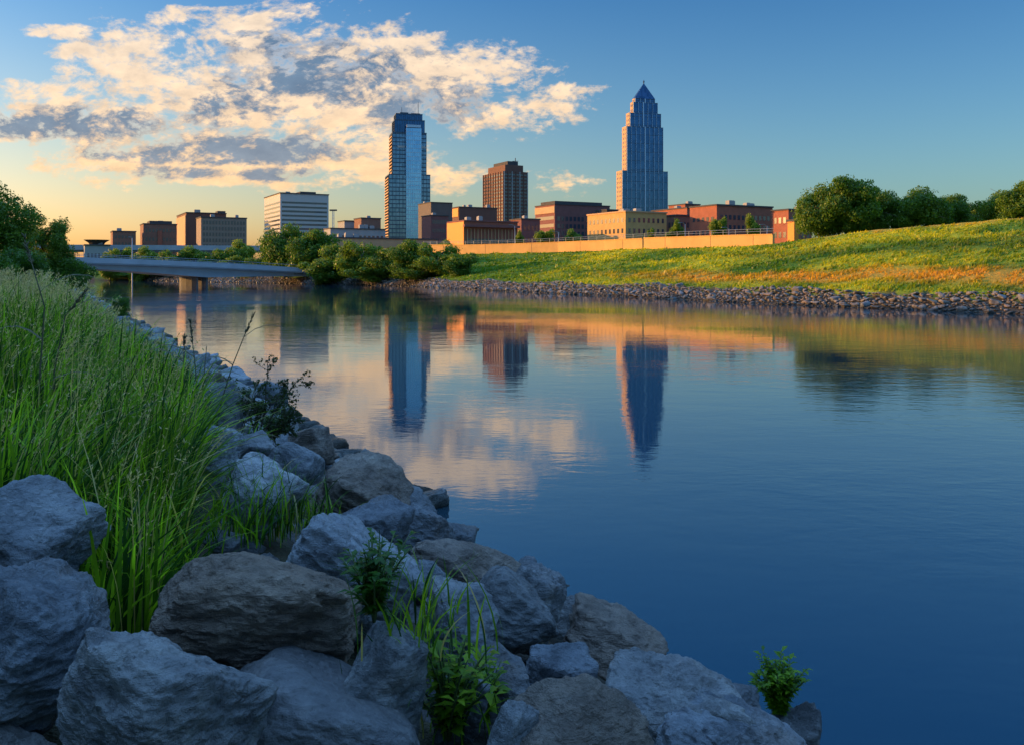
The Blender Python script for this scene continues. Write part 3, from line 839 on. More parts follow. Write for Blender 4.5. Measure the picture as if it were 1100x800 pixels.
def all_trees():
    g = 'trees on the crest of the far bank'
    for i, (px, top, Y, w, lab) in enumerate([
        (880, 198, 132, 58, 'leftmost dark tree of the big clump on the far bank crest'),
        (912, 189, 130, 76, 'tallest dark broad tree of the big clump on the far bank crest'),
        (944, 200, 134, 48, 'dark tree on the right shoulder of the big clump on the crest'),
        (988, 200, 130, 66, 'round dark tree between the big clump and the right edge trees'),
        (1020, 208, 134, 46, 'lower dark tree right of the round one on the crest'),
        (1046, 217, 138, 34, 'small dark tree at the dip before the right edge trees'),
        (1072, 205, 126, 48, 'dark tree leaning toward the right frame edge on the crest'),
        (1100, 194, 120, 56, 'tallest tree at the right frame edge on the crest'),
        (1140, 190, 118, 60, 'tree mostly outside the right frame edge on the crest')]):
        tree_at('big', px, top, Y, w, lab, g, var=i)
    g = 'bushy trees behind the far waterline'
    L = [(306, 240, 196, 60, 'big', 'open crowned tree left of the white banded building foot'),
         (338, 246, 190, 62, 'big', 'round tree in front of the white banded building'),
         (362, 258, 180, 46, 'bush', 'dense bush right of the round tree, nearest the bridge end'),
         (388, 257, 172, 60, 'bush', 'dark bush below the low grey buildings'),
         (416, 259, 168, 56, 'bush', 'bush straight below the glass tower left edge'),
         (440, 257, 163, 54, 'big', 'rounded tree straight below the glass tower'),
         (470, 260, 158, 56, 'bush', 'yellowish bush right of the tree below the glass tower'),
         (494, 268, 152, 44, 'bush', 'last low bush where the open grass slope begins'),
         (350, 274, 178, 60, 'bush', 'low bush on the waterline beside the bridge end'),
         (400, 278, 169, 66, 'bush', 'low wide bush on the waterline below the bushes'),
         (450, 279, 160, 62, 'bush', 'low wide bush on the waterline below the glass tower'),
         (284, 272, 205, 44, 'bush', 'bush just behind the far end of the bridge'),
         (262, 255, 232, 36, 'light', 'yellow green tree right of the grey office block foot'),
         (240, 262, 228, 40, 'bush', 'bush in front of the grey office block'),
         (212, 262, 235, 40, 'light', 'light tree in front of the tall brown slab building'),
         (190, 266, 230, 40, 'bush', 'bush left of the tall brown slab building foot'),
         (160, 262, 240, 34, 'light', 'light green tree in front of the brick building pair'),
         (130, 262, 245, 32, 'light', 'light green tree in front of the small brick block'),
         (118, 270, 240, 26, 'bush', 'small bush behind the left part of the bridge'),
         (175, 271, 236, 30, 'bush', 'small dark bush above the middle of the bridge'),
         (150, 272, 236, 30, 'bush', 'small dark bush above the left half of the bridge'),
         (255, 274, 222, 36, 'bush', 'low bush above the right half of the bridge'),
         (225, 274, 226, 36, 'bush', 'low bush above the bridge pier'),
         (140, 291, 241, 40, 'bush', 'dark low bush on the far waterline seen under the left of the bridge'),
         (172, 292, 236, 44, 'bush', 'dark low bush on the far waterline left of the bridge pier'),
         (235, 292, 218, 44, 'bush', 'dark low bush on the far waterline right of the bridge pier'),
         (270, 290, 207, 40, 'bush', 'dark low bush on the far waterline under the right end of the bridge')]
    for i, (px, top, Y, w, k, lab) in enumerate(L): tree_at(k, px, top, Y, w, lab, g, 'bushy_tree' if k != 'bush' else 'bush', var=i, cat='tree' if k != 'bush' else 'bush')
    g = 'street trees behind the flood wall'
    for i, (px, top, Y, w, lab) in enumerate([
        (557, 245, 215, 12, 'narrow street tree at the right end of the red brick hall'),
        (586, 243, 225, 26, 'round street tree before the purple brick office, left one'),
        (618, 244, 225, 24, 'round street tree before the purple brick office, right one'),
        (700, 242, 200, 14, 'small street tree at the corner of the yellow brick building'),
        (726, 233, 190, 18, 'street tree just left of the lit red brick wall'),
        (772, 229, 180, 22, 'street tree before the lit corner of the long brick building'),
        (808, 227, 180, 20, 'street tree before the shaded side of the long brick building'),
        (718, 246, 190, 12, 'smallest street tree beside a taller one'),
        (480, 256, 230, 22, 'small tree between the glass tower and the orange box wall')]):
        tree_at('light', px, top, Y, w, lab, g, 'street_tree', var=i)
    g = 'trees at the left frame edge'
    for i, (px, top, Y, w, k, lab) in enumerate([
        (6, 184, 44, 112, 'near', 'tall dark tree cut by the left frame edge'),
        (50, 222, 52, 80, 'near', 'lower spreading tree right of the tall one at the left frame edge'),
        (-40, 215, 38, 80, 'near', 'tree outside the left frame edge on the levee foot')]):
        tree_at(k, px, top, Y, w, lab, g, var=i)
    g = 'shrubs at the left edge of the near bank'
    for i, (px, top, Y, w, lab) in enumerate([
        (20, 262, 38, 96, 'dense dark shrub under the left frame edge trees'),
        (62, 262, 52, 74, 'shrub right of the dense one at the foot of the trees'),
        (80, 276, 78, 44, 'last small shrub before the bridge on the near bank'),
        (-30, 250, 30, 100, 'dark shrub cut by the left frame edge'),
        (40, 280, 60, 70, 'low shrub between the trees and the far grass')]):
        tree_at('shrub', px, top, Y, w, lab, g, 'shrub', var=i, cat='shrub')
    p = on_ground(128, 345, 0.1)
    put_tree(KIND['shrub'][0], (p.x, p.y, p.z - 0.1), 1.0, p.y * 36 / F / 3.4, 'small round shrub among the riprap at the waterline, far from the camera', 'shrub', None, 'shrub', p.y * 36 / F / 3.4)
    # the rest of the tree row on the left levee, whose shade lies over the near bank
    rs = random.Random(4)
    for k in range(15):
        s = -26 + k * 13 + rs.uniform(-3, 3)
        d = 30 + rs.uniform(-3, 3)
        x = 4.85 - 0.53 * s - d * 0.883; y = s - d * 0.468
        if y > 5 and x / y > -0.62: continue
        f = rs.uniform(0.75, 1.1)
        put_tree(KIND['big'][k % 3], (x, y, gz(x, y) - 0.2), k * 1.3, f, 'broad tree in the row along the left levee outside the frame', 'tree', 'row of trees on the left levee', sz=f * 0.9)
all_trees()

# ------------------------------------------------------------------ weeds and shrubs among the boulders
def leafy_weed(name, base, height, spread, stems, leaf, seed, label, cat, green, up=0.8, per=22):
    rs = np.random.RandomState(seed); mb = MB(); P = []; D = []
    for s in range(stems):
        az = rs.uniform(0, 6.28); out = rs.uniform(0.1, 1.0) * spread; h = height * rs.uniform(0.55, 1.0)
        pts = [Vector((math.cos(az) * out * t ** 1.5, math.sin(az) * out * t ** 1.5, h * (t - 0.12 * t * t) * up / 0.8)) for t in np.linspace(0, 1, 6)]
        mb.tube(pts, [leaf * 0.10 * (1 - 0.12 * i) for i in range(6)], 4)
        for k in range(per):
            t = 0.15 + 0.85 * k / per; i = min(4, int(t * 5)); p = pts[i].lerp(pts[i + 1], t * 5 - i)
            a = rs.uniform(0, 6.28); d = Vector((math.cos(a), math.sin(a), rs.uniform(0.1, 0.9))).normalized()
            P.append(p); D.append(d)
    t = empty(name, base, 0, label, cat)
    mb.build('stem', M['twig'] if cat == 'shrub' else M['stem'], t, True)
    V = []; Fc = []; Cc = []
    for i, (p, d) in enumerate(zip(P, D)):
        L = leaf * rs.uniform(0.6, 1.3); sd_ = d.cross(Vector((0, 0, 1)))
        if sd_.length < 0.1: sd_ = Vector((1, 0, 0))
        sd_ = sd_.normalized() * L * 0.20; bend = Vector((0, 0, -0.25 * L)); fold = Vector((0, 0, 0.05 * L))
        b = len(V)
        V += [tuple(p), tuple(p + d * L * 0.45 + sd_ + fold), tuple(p + d * L * 0.45), tuple(p + d * L * 0.45 - sd_ + fold), tuple(p + d * L + bend)]
        Fc += [(b, b + 1, b + 2), (b, b + 2, b + 3), (b + 1, b + 4, b + 2), (b + 2, b + 4, b + 3)]
        k = rs.rand(); c = np.array(green[0]) * (1 - k) + np.array(green[1]) * k
        Cc += [c] * 5
    link('foliage', mesh_np('foliage', np.array(V), np.array(Fc), False, np.array(Cc)), M['grass'], t)
    return t
M['stem'] = material('green_stem', (0.07, 0.10, 0.03), 0.6, 0.2)
GW = ((0.07, 0.150, 0.010), (0.22, 0.33, 0.018))
def grass_clump(base, n, h, seed, label, w=0.007, spread=0.12):
    rs = np.random.RandomState(seed)
    x = rs.normal(0, spread, n); x = np.clip(x, -2 * spread, 2 * spread); y = np.abs(rs.normal(0, spread * 0.8, n)) + 0.03
    v, f, c = blades(x, y, np.zeros(n) - 0.05, h * rs.uniform(0.4, 1.1, n), w * rs.uniform(0.6, 1.4, n), rs.uniform(0.1, 0.9, n), rs.uniform(0, 6.28, n), grass_colours(n, rs), 6)
    o = link('grass_clump', mesh_np('grass_clump', v, f, True, c), M['grass']); o.location = base
    return tag(o, label, 'grass clump', 'grass clumps growing between the boulders')
def weeds():
    from mathutils.bvhtree import BVHTree
    tree = BVHTree.FromPolygons(np.vstack(ROCK_V).tolist(), np.vstack(ROCK_F).tolist())
    def spot(px, py, near=0.04):
        # first boulder surface on the sight line, else the ground
        d = (at(px, py, 1.0) - Vector((0, 0, EYE))).normalized()
        h = tree.ray_cast(Vector((0, 0, EYE)), d)[0]
        g = on_ground(px, py, 0.1)
        p = g if h is None or h.length_squared > g.length_squared + 4 else h
        return p - d * near
    leafy_weed('leafy_bush', spot(836, 764, 0.0) + Vector((0, 0, -0.03)), 0.29, 0.125, 60, 0.045, 1, 'small bright green bush on the rightmost boulder at the water', 'bush', GW, per=26)
    leafy_weed('leafy_weed', spot(482, 795, 0.08), 0.40, 0.20, 26, 0.062, 2, 'bright leafy weeds growing between boulders at the bottom edge', 'weed', GW, per=14)
    leafy_weed('leafy_weed', spot(520, 775, 0.06), 0.25, 0.14, 22, 0.052, 3, 'lower leafy weeds just left of the jagged boulder with brown top', 'weed', GW, per=14)
    leafy_weed('leafy_weed', spot(402, 668, 0.06), 0.30, 0.17, 30, 0.045, 9, 'feathery green weeds on the right end of the long pale slab', 'weed', ((0.03, 0.085, 0.012), (0.07, 0.15, 0.02)), per=22)
    for (px, py, Y, n, h, sd_, lab) in (
        (425, 662, 5.7, 30, 0.28, 3, 'grass clump behind the upright grey boulder'),
        (385, 640, 5.8, 30, 0.26, 4, 'grass clump beside the feathery weeds on the pale slab'),
        (452, 700, 4.9, 34, 0.32, 5, 'grass clump left of the rounded grey boulder'),
        (452, 790, 4.2, 34, 0.34, 7, 'grass clump at the left of the bottom leafy weeds'),
        (305, 556, 5.6, 70, 0.34, 10, 'grass clump behind the top of the large brown boulder'),
        (286, 574, 5.2, 60, 0.26, 15, 'low grass clump in the gap right above the large brown boulder'),
        (326, 566, 5.2, 50, 0.24, 16, 'low grass clump in the gap left of the long sloping pale slab'),
        (246, 580, 5.2, 60, 0.34, 17, 'grass clump beside the small nearly black stone'),
        (268, 556, 5.5, 110, 0.40, 11, 'grass clump in front of the long pale slab at the edge of the tall grass'),
        (150, 635, 4.6, 140, 0.45, 12, 'grass clump in the notch above the large smooth boulder'),
        (122, 615, 4.3, 110, 0.50, 13, 'grass clump right of the pale rounded left boulder')):
        grass_clump(spot(px, py, 0.05), int(n * 1.3), h, sd_, lab)
    # dark twiggy shrub against the water
    rs = np.random.RandomState(21)
    b = on_ground(276, 474, 0.15); S = b.y / F
    t = empty('twiggy_shrub', b, 0, 'dark twiggy shrub with small leaves standing against the bright water', 'shrub')
    mb = MB(); P = []; D = []
    def grow(p, d, L, r, lev):
        q = p; pts = [p]; dd = d.copy()
        for k in range(4):
            dd = (dd + Vector(rs.normal(0, 0.14, 3)) + Vector((0, 0, 0.03))).normalized(); q = q + dd * L / 4; pts.append(q)
        mb.tube(pts, [r, r * .85, r * .7, r * .55, r * .4], 4, False)
        for k in range(9 if lev else 2):
            u = rs.uniform(0.2, 1); i = min(3, int(u * 4)); P.append(pts[i].lerp(pts[i + 1], u * 4 - i)); D.append(Vector(rs.normal(0, 1, 3)).normalized())
        if lev < 3:
            for k in range(5 if lev == 0 else 3):
                u = rs.uniform(0.35, 1); i = min(3, int(u * 4)); s = pts[i].lerp(pts[i + 1], u * 4 - i)
                nd = (dd + Vector(rs.normal(0, 0.55, 3)) * 1.0).normalized(); nd.y *= 0.6
                grow(s, nd, L * 0.52, r * 0.5, lev + 1)
    for ex, ez, L in ((-0.20, 1.0, 56), (0.10, 1.0, 66), (0.35, 0.9, 58), (0.7, 0.7, 46), (-0.4, 1.0, 40), (1.1, 0.45, 36), (0.0, 1, 50)):
        grow(Vector((0, 0, -0.05)), Vector((ex, rs.uniform(-.2, .2), ez)).normalized(), L * S, 0.011, 0)
    mb.build('twigs', M['bark'], t, True)
    P = np.array([tuple(p) for p in P]); D = np.array([tuple(d) for d in D]); n = len(P)
    q, f, c = leaf_quads(P + D * 0.015, D, np.full(n, 0.014) * rs.uniform(.6, 1.5, n), rs, np.tile((0.040, 0.060, 0.018), (n, 1)))
    link('foliage', mesh_np('foliage', q, f, False, c), M['leaf'], t)
    sg = S
    leafy_weed('leafy_bush', on_ground(280, 474, 0.12) + Vector((0.15, 0, 0)), 36 * sg, 26 * sg, 40, 0.075, 30, 'dense dark green bush at the foot of the twiggy shrub', 'bush', ((0.018, 0.050, 0.010), (0.05, 0.10, 0.016)), per=24)
    # tall reed stalks
    M['reed'] = material('reed_stalk', (0.11, 0.095, 0.055), 0.8, 0.1, 0, 0.25, 20)
    def reed(pxs, Y, lab, blades_=3, head=True, seed=0):
        r2 = random.Random(seed)
        pts = [at(x, y, Y) for x, y in pxs]
        t = empty('reed', pts[0], 0, lab, 'reed', 'tall reeds at the edge of the near grass')
        o = pts[0]; loc = [p - o for p in pts]
        mb = MB(); n = len(loc); mb.tube(loc, [0.0065 * (1 - 0.55 * i / (n - 1)) for i in range(n)], 6); mb.build('stalk', M['reed'], t, True)
        if head:
            mb = MB(); a, b2 = loc[-2], loc[-1]; d = (b2 - a).normalized()
            for k in range(46):
                u = r2.uniform(-0.06, 0.13); p = b2 + d * (u - 0.08); e = (d + Vector((r2.uniform(-.5, .5), r2.uniform(-.5, .5), r2.uniform(-.3, .3)))).normalized()
                mb.tube([p, p + e * 0.020, p + e * 0.038], [0.001, 0.0035, 0.0008], 4)
            mb.build('seed_head', M['reed'], t, True)
        for k in range(blades_):
            u = 0.25 + 0.5 * k / max(1, blades_ - 1) if blades_ > 1 else 0.5
            i = min(n - 2, int(u * (n - 1))); p = loc[i].lerp(loc[i + 1], u * (n - 1) - i)
            sgn = 1 if (k + seed) % 2 else -1; L = r2.uniform(0.25, 0.4); mb = MB()
            pts2 = [p + Vector((sgn * L * s, 0.02 * s, L * (0.9 * s - 0.75 * s * s))) for s in (0, .25, .5, .75, 1)]
            vv = []; w = 0.012
            for j, q in enumerate(pts2):
                ww = w * (1 - (j / 4) ** 2) * 0.5 + 0.0006; vv += [tuple(q + Vector((0, ww, ww * .6))), tuple(q - Vector((0, ww, ww * .6)))]
            mb.v = vv; mb.f = [(2*j, 2*j+1, 2*j+3, 2*j+2) for j in range(4)]
            mb.build('blade', M['reed'], t)
    reed([(232, 462), (238, 430), (250, 392), (262, 362), (270, 343)], 7.6, 'tall dark reed leaning right in front of the bright water, the longest one', 3, True, 1)
    reed([(212, 470), (212, 430), (210, 395), (205, 352)], 7.2, 'upright reed left of the longest leaning reed', 3, True, 2)
    reed([(198, 470), (199, 430), (197, 396), (198, 368)], 7.0, 'short upright reed, leftmost of the reeds over the water', 2, True, 3)
    reed([(218, 480), (216, 440), (219, 405), (222, 372)], 7.4, 'thin reed between the upright and the longest leaning reed', 2, False, 4)
    reed([(252, 505), (258, 470), (268, 438), (276, 408)], 7.0, 'reed crossing the twiggy shrub from the left', 2, False, 5)
    reed([(205, 700), (200, 660), (196, 640)], 4.2, 'single green blade before the large brown boulder', 2, False, 6)
    reed([(40, 470), (43, 400), (48, 330), (28, 262)], 5.5, 'pale tall stalk rising past the shrubs at the left frame edge', 3, True, 7)
    reed([(60, 470), (58, 400), (70, 340), (88, 318)], 6.0, 'pale arching stalk right of the tall one at the left frame edge', 2, True, 8)
weeds()

# ------------------------------------------------------------------ bridge
M['bridge'] = material('bridge_concrete', (0.34, 0.36, 0.38), 0.7, 0.3, 0, 0.18, 0.25, 0.02, 2)
M['pier'] = material('pier_concrete', (0.16, 0.155, 0.15), 0.85, 0.2, 0, 0.3, 0.6, 0.02, 3)
M['steel'] = material('grey_painted_steel', (0.22, 0.23, 0.25), 0.5, 0.5, 0.3)
def bridge():
    A = Vector((-100, 109, 0)); B = Vector((-46, 191, 0)); d = (B - A); L = d.length; d.normalize(); rz = math.atan2(d.y, d.x)
    t = empty('river_bridge', A, rz, 'low pale concrete road bridge crossing the river at the left', 'bridge')
    # pier where the deck passes pixel 208
    q = (208 - 550) / F; s_p = (q * A.y - A.x) / (d.x - q * d.y)
    sa = [0, 8, 16, 24, 32, 40, 46, 50, 54, 58, 62, 66, 72, 78, 84, 90, L]
    def top(s): 
        u = s / L; return 4.55 * (1 - u) + 2.7 * u + 1.1 * math.sin(math.pi * min(1, u)) * 0.75
    def bot(s):
        k = abs(s - s_p); return top(s) - 1.0 - 1.3 * max(0, 1 - k / 34) ** 1.35
    W = 9.0
    def strip(z0f, z1f, y0, y1, name, mat):
        mb = MB(); n = len(sa)
        for s in sa: mb.v += [(s, y0, z0f(s)), (s, y1, z0f(s)), (s, y1, z1f(s)), (s, y0, z1f(s))]
        for i in range(n - 1):
            b = i * 4
            for k in range(4): mb.f.append((b + k, b + (k + 1) % 4, b + 4 + (k + 1) % 4, b + 4 + k))
        mb.f += [(0, 1, 2, 3), tuple(4 * (n - 1) + k for k in (3, 2, 1, 0))]
        return mb.build(name, mat, t)
    strip(bot, lambda s: top(s) - 0.55, -W/2 + 1.0, W/2 - 1.0, 'girder', M['bridge'])
    strip(lambda s: top(s) - 0.55, lambda s: top(s) - 0.05, -W/2, W/2, 'deck', M['bridge'])
    for y in (-W/2 - 0.12, W/2 - 0.13): strip(lambda s: top(s) - 0.35, lambda s: top(s) + 0.55, y, y + 0.25, 'parapet', M['bridge'])
    for y in (-W/2, W/2):
        mb = MB(); mb.tube([(s, y, top(s) + 1.05) for s in sa], 0.04, 5)
        s = 1.0
        while s < L:
            mb.tube([(s, y, top(s) + 0.53), (s, y, top(s) + 1.05)], 0.03, 4); s += 2.5
        mb.build('railing', M['steel'], t)
    for k in (-1.1, 1.1):
        mb = MB(); pts = []
        for a in range(10):
            th = 2 * math.pi * a / 10; pts.append((s_p + k + 0.62 * math.cos(th), 2.7 * math.sin(th)))
        mb.prism(pts, -2.4, bot(s_p) + 0.05); mb.build('pier', M['pier'], t)
bridge()

# ------------------------------------------------------------------ flood wall
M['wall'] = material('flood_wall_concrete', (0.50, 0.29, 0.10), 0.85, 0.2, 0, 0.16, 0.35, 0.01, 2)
M['joint'] = material('dark_joint', (0.07, 0.06, 0.055), 0.8)
def at_offset(px, b):
    """ground point on a sight line with far-bank offset b"""
    ys = np.exp(np.linspace(math.log(50), math.log(420), 900)); xs = (px - 550) / F * ys
    i = int(np.argmax(d_far(xs, ys) > b)); return xs[i], ys[i]
def flood_wall(spec, label, b):
    pts = [(at_offset(px, b), top) for px, top in spec]
    root = empty('flood_wall', (pts[0][0][0], pts[0][0][1], 0), 0, label, 'wall', 'flood walls on top of the far bank')
    ox, oy = pts[0][0]
    V = []; n = len(pts); mb = MB(); jt = MB(); rl = MB()
    prev = None
    P = []
    for (x, y), top in pts:
        P.append((x - ox, y - oy, gz(x, y) - 0.4, EYE - (top - HORIZON) / F * y))
    def quadbox(m, a, b2, off0, off1, za, zb, z2a, z2b):
        dx, dy = b2[0] - a[0], b2[1] - a[1]; l = math.hypot(dx, dy); nx, ny = -dy / l, dx / l
        k = len(m.v)
        m.v += [(a[0]+nx*off0, a[1]+ny*off0, za), (b2[0]+nx*off0, b2[1]+ny*off0, zb), (b2[0]+nx*off1, b2[1]+ny*off1, zb), (a[0]+nx*off1, a[1]+ny*off1, za),
                (a[0]+nx*off0, a[1]+ny*off0, z2a), (b2[0]+nx*off0, b2[1]+ny*off0, z2b), (b2[0]+nx*off1, b2[1]+ny*off1, z2b), (a[0]+nx*off1, a[1]+ny*off1, z2a)]
        m.f += [(k, k+3, k+2, k+1), (k+4, k+5, k+6, k+7), (k, k+1, k+5, k+4), (k+1, k+2, k+6, k+5), (k+2, k+3, k+7, k+6), (k+3, k, k+4, k+7)]
    cop = MB()
    for a, b2 in zip(P[:-1], P[1:]):
        quadbox(mb, a, b2, -0.2, 0.2, a[2], b2[2], a[3] - 0.12, b2[3] - 0.12)
        quadbox(cop, a, b2, -0.28, 0.28, a[3] - 0.12, b2[3] - 0.12, a[3], b2[3])
        l = math.hypot(b2[0]-a[0], b2[1]-a[1])
        for k in range(1, max(2, int(l / 6))):
            u = k / max(2, int(l / 6)); c = [a[i] * (1 - u) + b2[i] * u for i in range(4)]; e = [a[i] * (1 - u - .07 / l) + b2[i] * (u + .07 / l) for i in range(4)]
            quadbox(jt, c, e, -0.22, 0.22, c[2], e[2], c[3] - 0.13, e[3] - 0.13)
        for k in range(int(l / 2.5)):
            u = k / int(l / 2.5); c = [a[i] * (1 - u) + b2[i] * u for i in range(4)]
            rl.tube([(c[0], c[1], c[3]), (c[0], c[1], c[3] + 0.75)], 0.035, 4)
        for hz in (0.4, 0.75): rl.tube([(a[0], a[1], a[3] + hz), (b2[0], b2[1], b2[3] + hz)], 0.03, 4)
    mb.build('wall_panel', M['wall'], root); cop.build('coping', M['wall'], root); jt.build('joint', M['joint'], root); rl.build('railing', M['steel'], root)
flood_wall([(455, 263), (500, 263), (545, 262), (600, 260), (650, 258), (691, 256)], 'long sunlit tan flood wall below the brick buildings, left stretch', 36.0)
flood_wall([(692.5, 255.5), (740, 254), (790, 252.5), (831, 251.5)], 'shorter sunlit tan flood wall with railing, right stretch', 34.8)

def lamp_post(px, Y, top, label, arm=0.9, name='street_lamp', cat='street lamp', thick=0.09):
    X = (px - 550) / F * Y; g = gz(X, Y); zt = EYE - (top - HORIZON) / F * Y
    t = empty(name, (X, Y, g), 0, label, cat, 'poles and lamps in the city')
    MB().tube([(0, 0, -0.3), (0, 0, 0.4), (0, 0, zt - g)], [thick * 1.7, thick, thick * 0.6], 7).build('post', M['steel'], t, True)
    MB().tube([(0, 0, zt - g - 0.1), (-arm * .5, 0, zt - g + 0.25), (-arm, 0, zt - g + 0.28)], 0.04, 5).build('arm', M['steel'], t)
    MB().prism([(-arm - 0.5, -0.14), (-arm, -0.14), (-arm, 0.14), (-arm - 0.5, 0.14)], zt - g + 0.2, zt - g + 0.33).build('lamp_head', M['steel'], t)
lamp_post(553, 205, 243, 'lamp post left of the narrow street tree at the flood wall')
lamp_post(736, 176, 241, 'tall lamp post behind the right flood wall, left one')
lamp_post(783, 170, 246, 'shorter lamp post behind the right flood wall, right one')
lamp_post(600, 200, 250, 'lamp post between the two round street trees')
lamp_post(142, 205, 256, 'tall tan pole rising behind the left half of the bridge', thick=0.15, arm=0.3)
lamp_post(824, 165, 243, 'lamp post at the right end of the flood wall')

# ------------------------------------------------------------------ the city
M['red_brick'] = material('red_brick', (0.30, 0.105, 0.065), 0.85, 0.15, 0, 0.18, 0.5)
M['brown_brick'] = material('brown_brick', (0.22, 0.115, 0.08), 0.85, 0.15, 0, 0.15, 0.5)
M['purple_brick'] = material('dark_red_brick', (0.20, 0.085, 0.075), 0.85, 0.15, 0, 0.15, 0.5)
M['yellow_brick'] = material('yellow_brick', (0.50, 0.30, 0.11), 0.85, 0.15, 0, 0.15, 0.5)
M['taupe_panel'] = material('taupe_precast', (0.25, 0.185, 0.14), 0.8, 0.2, 0, 0.12, 0.3)
M['dark_panel'] = material('dark_precast', (0.13, 0.105, 0.09), 0.8, 0.2, 0, 0.12, 0.3)
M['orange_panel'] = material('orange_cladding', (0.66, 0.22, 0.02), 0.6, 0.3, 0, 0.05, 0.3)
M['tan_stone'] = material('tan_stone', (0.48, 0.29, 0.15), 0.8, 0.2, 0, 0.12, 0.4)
M['white_panel'] = material('white_concrete_panel', (0.44, 0.42, 0.385), 0.75, 0.2, 0, 0.06, 0.3)
M['grey_panel'] = material('grey_concrete_panel', (0.30, 0.29, 0.28), 0.8, 0.2, 0, 0.12, 0.3)
M['dark_roof'] = material('dark_roofing', (0.07, 0.065, 0.065), 0.85, 0.2, 0, 0.2, 0.4)
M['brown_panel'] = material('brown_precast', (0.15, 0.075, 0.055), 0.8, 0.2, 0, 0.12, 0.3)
M['glass'] = material('window_glass', (0.035, 0.045, 0.06), 0.12, 0.7, 0.0)
M['pale_trim'] = material('pale_trim', (0.62, 0.60, 0.56), 0.7, 0.2)
def curtain_glass(name, a, b, rough=0.10):
    mt = bpy.data.materials.new(name); mt.use_nodes = True
    t = NT(mt.node_tree); p = mt.node_tree.nodes['Principled BSDF']
    tc = t.new('ShaderNodeTexCoord').outputs['Object']
    mp = t.new('ShaderNodeVectorMath', operation='SNAP'); t.put(mp.inputs[0], tc); mp.inputs[1].default_value = (2.1, 2.1, 3.9)
    wn = t.new('ShaderNodeTexWhiteNoise'); t.put(wn.inputs['Vector'], mp.outputs[0])
    t.put(p.inputs['Base Color'], t.mix(t.m('MULTIPLY', wn.outputs['Value'], 0.9), a, b))
    p.inputs['Metallic'].default_value = 0.75; p.inputs['Roughness'].default_value = rough
    return mt
M['blue_glass'] = curtain_glass('blue_curtain_glass', (0.09, 0.16, 0.25), (0.17, 0.26, 0.38))
M['bright_glass'] = curtain_glass('bright_blue_glass', (0.16, 0.36, 0.60), (0.26, 0.48, 0.70))
M['deep_glass'] = curtain_glass('deep_blue_glass', (0.03, 0.08, 0.17), (0.05, 0.12, 0.24))
M['mullion'] = material('dark_mullion', (0.06, 0.085, 0.12), 0.4, 0.5, 0.5)
M['light_mullion'] = material('light_metal_fin', (0.42, 0.50, 0.60), 0.35, 0.5, 0.6)

GRID = R(28)
def foot(pxL, pxC, pxR, Y, a=GRID, L=None):
    """lengths of the two visible faces of a block whose nearest corner is seen at pxC"""
    xL, xC, xR = [(p - 550) / F for p in (pxL, pxC, pxR)]
    den = math.sin(a) + xL * math.cos(a)
    if L is None: L = (xC - xL) * Y / den if den > 0.02 else 30
    Rr = (xR - xC) * Y / (math.cos(a) - xR * math.sin(a))
    return (xC * Y, Y), L, Rr
def zpx(py, Y): return EYE - (py - HORIZON) / F * Y
def city_building(name, pxL, pxC, pxR, top, Y, label, a=GRID, L=None, z0=None, cat='building', group='buildings of the city skyline'):
    (x, y), L, Rr = foot(pxL, pxC, pxR, Y, a, L)
    t = empty(name, (x, y, 0), a, label, cat, group)
    h = zpx(top, Y); g = 2.0 if z0 is None else z0
    return t, L, Rr, h, g
def facade_windows(t, faces, zs, mat=None, part='window', trim=None):
    """faces: list of ('x'|'y', start, stop, count, width) ; zs: list of (z0, z1). x = shaded right face (local y=0), y = lit left face (local x=0)"""
    items = []
    for (ax, s0, s1, cnt, w) in faces:
        for z0, z1 in zs:
            for i in range(cnt):
                c = s0 + (s1 - s0) * (i + 0.5) / cnt; items.append((ax, c, w, z0, z1))
    cache = {}
    near = items[:100]; rest = items[100:]
    if len(items) > 100:       # spread the countable ones evenly over both faces
        idx = np.unique(np.linspace(0, len(items) - 1, 100).astype(int)); s = set(idx.tolist())
        near = [items[i] for i in idx]; rest = [q for i, q in enumerate(items) if i not in s]
    def add(mb, ax, c, w, z0, z1, off=(0, 0, 0)):
        e = 0.06
        if ax == 'x': mb.box(c - w/2 - off[0], -e, z0 - off[2], c + w/2 - off[0], 0.25, z1 - off[2])
        else: mb.box(-e, c - w/2 - off[1], z0 - off[2], 0.25, c + w/2 - off[1], z1 - off[2])
    for ax, c, w, z0, z1 in near:
        k = (ax, round(w, 2), round(z1 - z0, 2))
        if k not in cache:
            mb = MB(); add(mb, ax, 0, w, 0, z1 - z0); cache[k] = mb.mesh('window'); cache[k].materials.append(mat or M['glass'])
        o = bpy.data.objects.new(part, cache[k]); C.objects.link(o); o.parent = t
        o.location = (c, 0, z0) if ax == 'x' else (0, c, z0)
    if rest:
        mb = MB()
        for q in rest: add(mb, *q)
        tag(mb.build('windows', mat or M['glass'], t), kind='stuff')
def floors(z0, z1, n, fill=0.55):
    s = (z1 - z0) / n
    return [(z0 + s * (i + 0.5 - fill / 2), z0 + s * (i + 0.5 + fill / 2)) for i in range(n)]
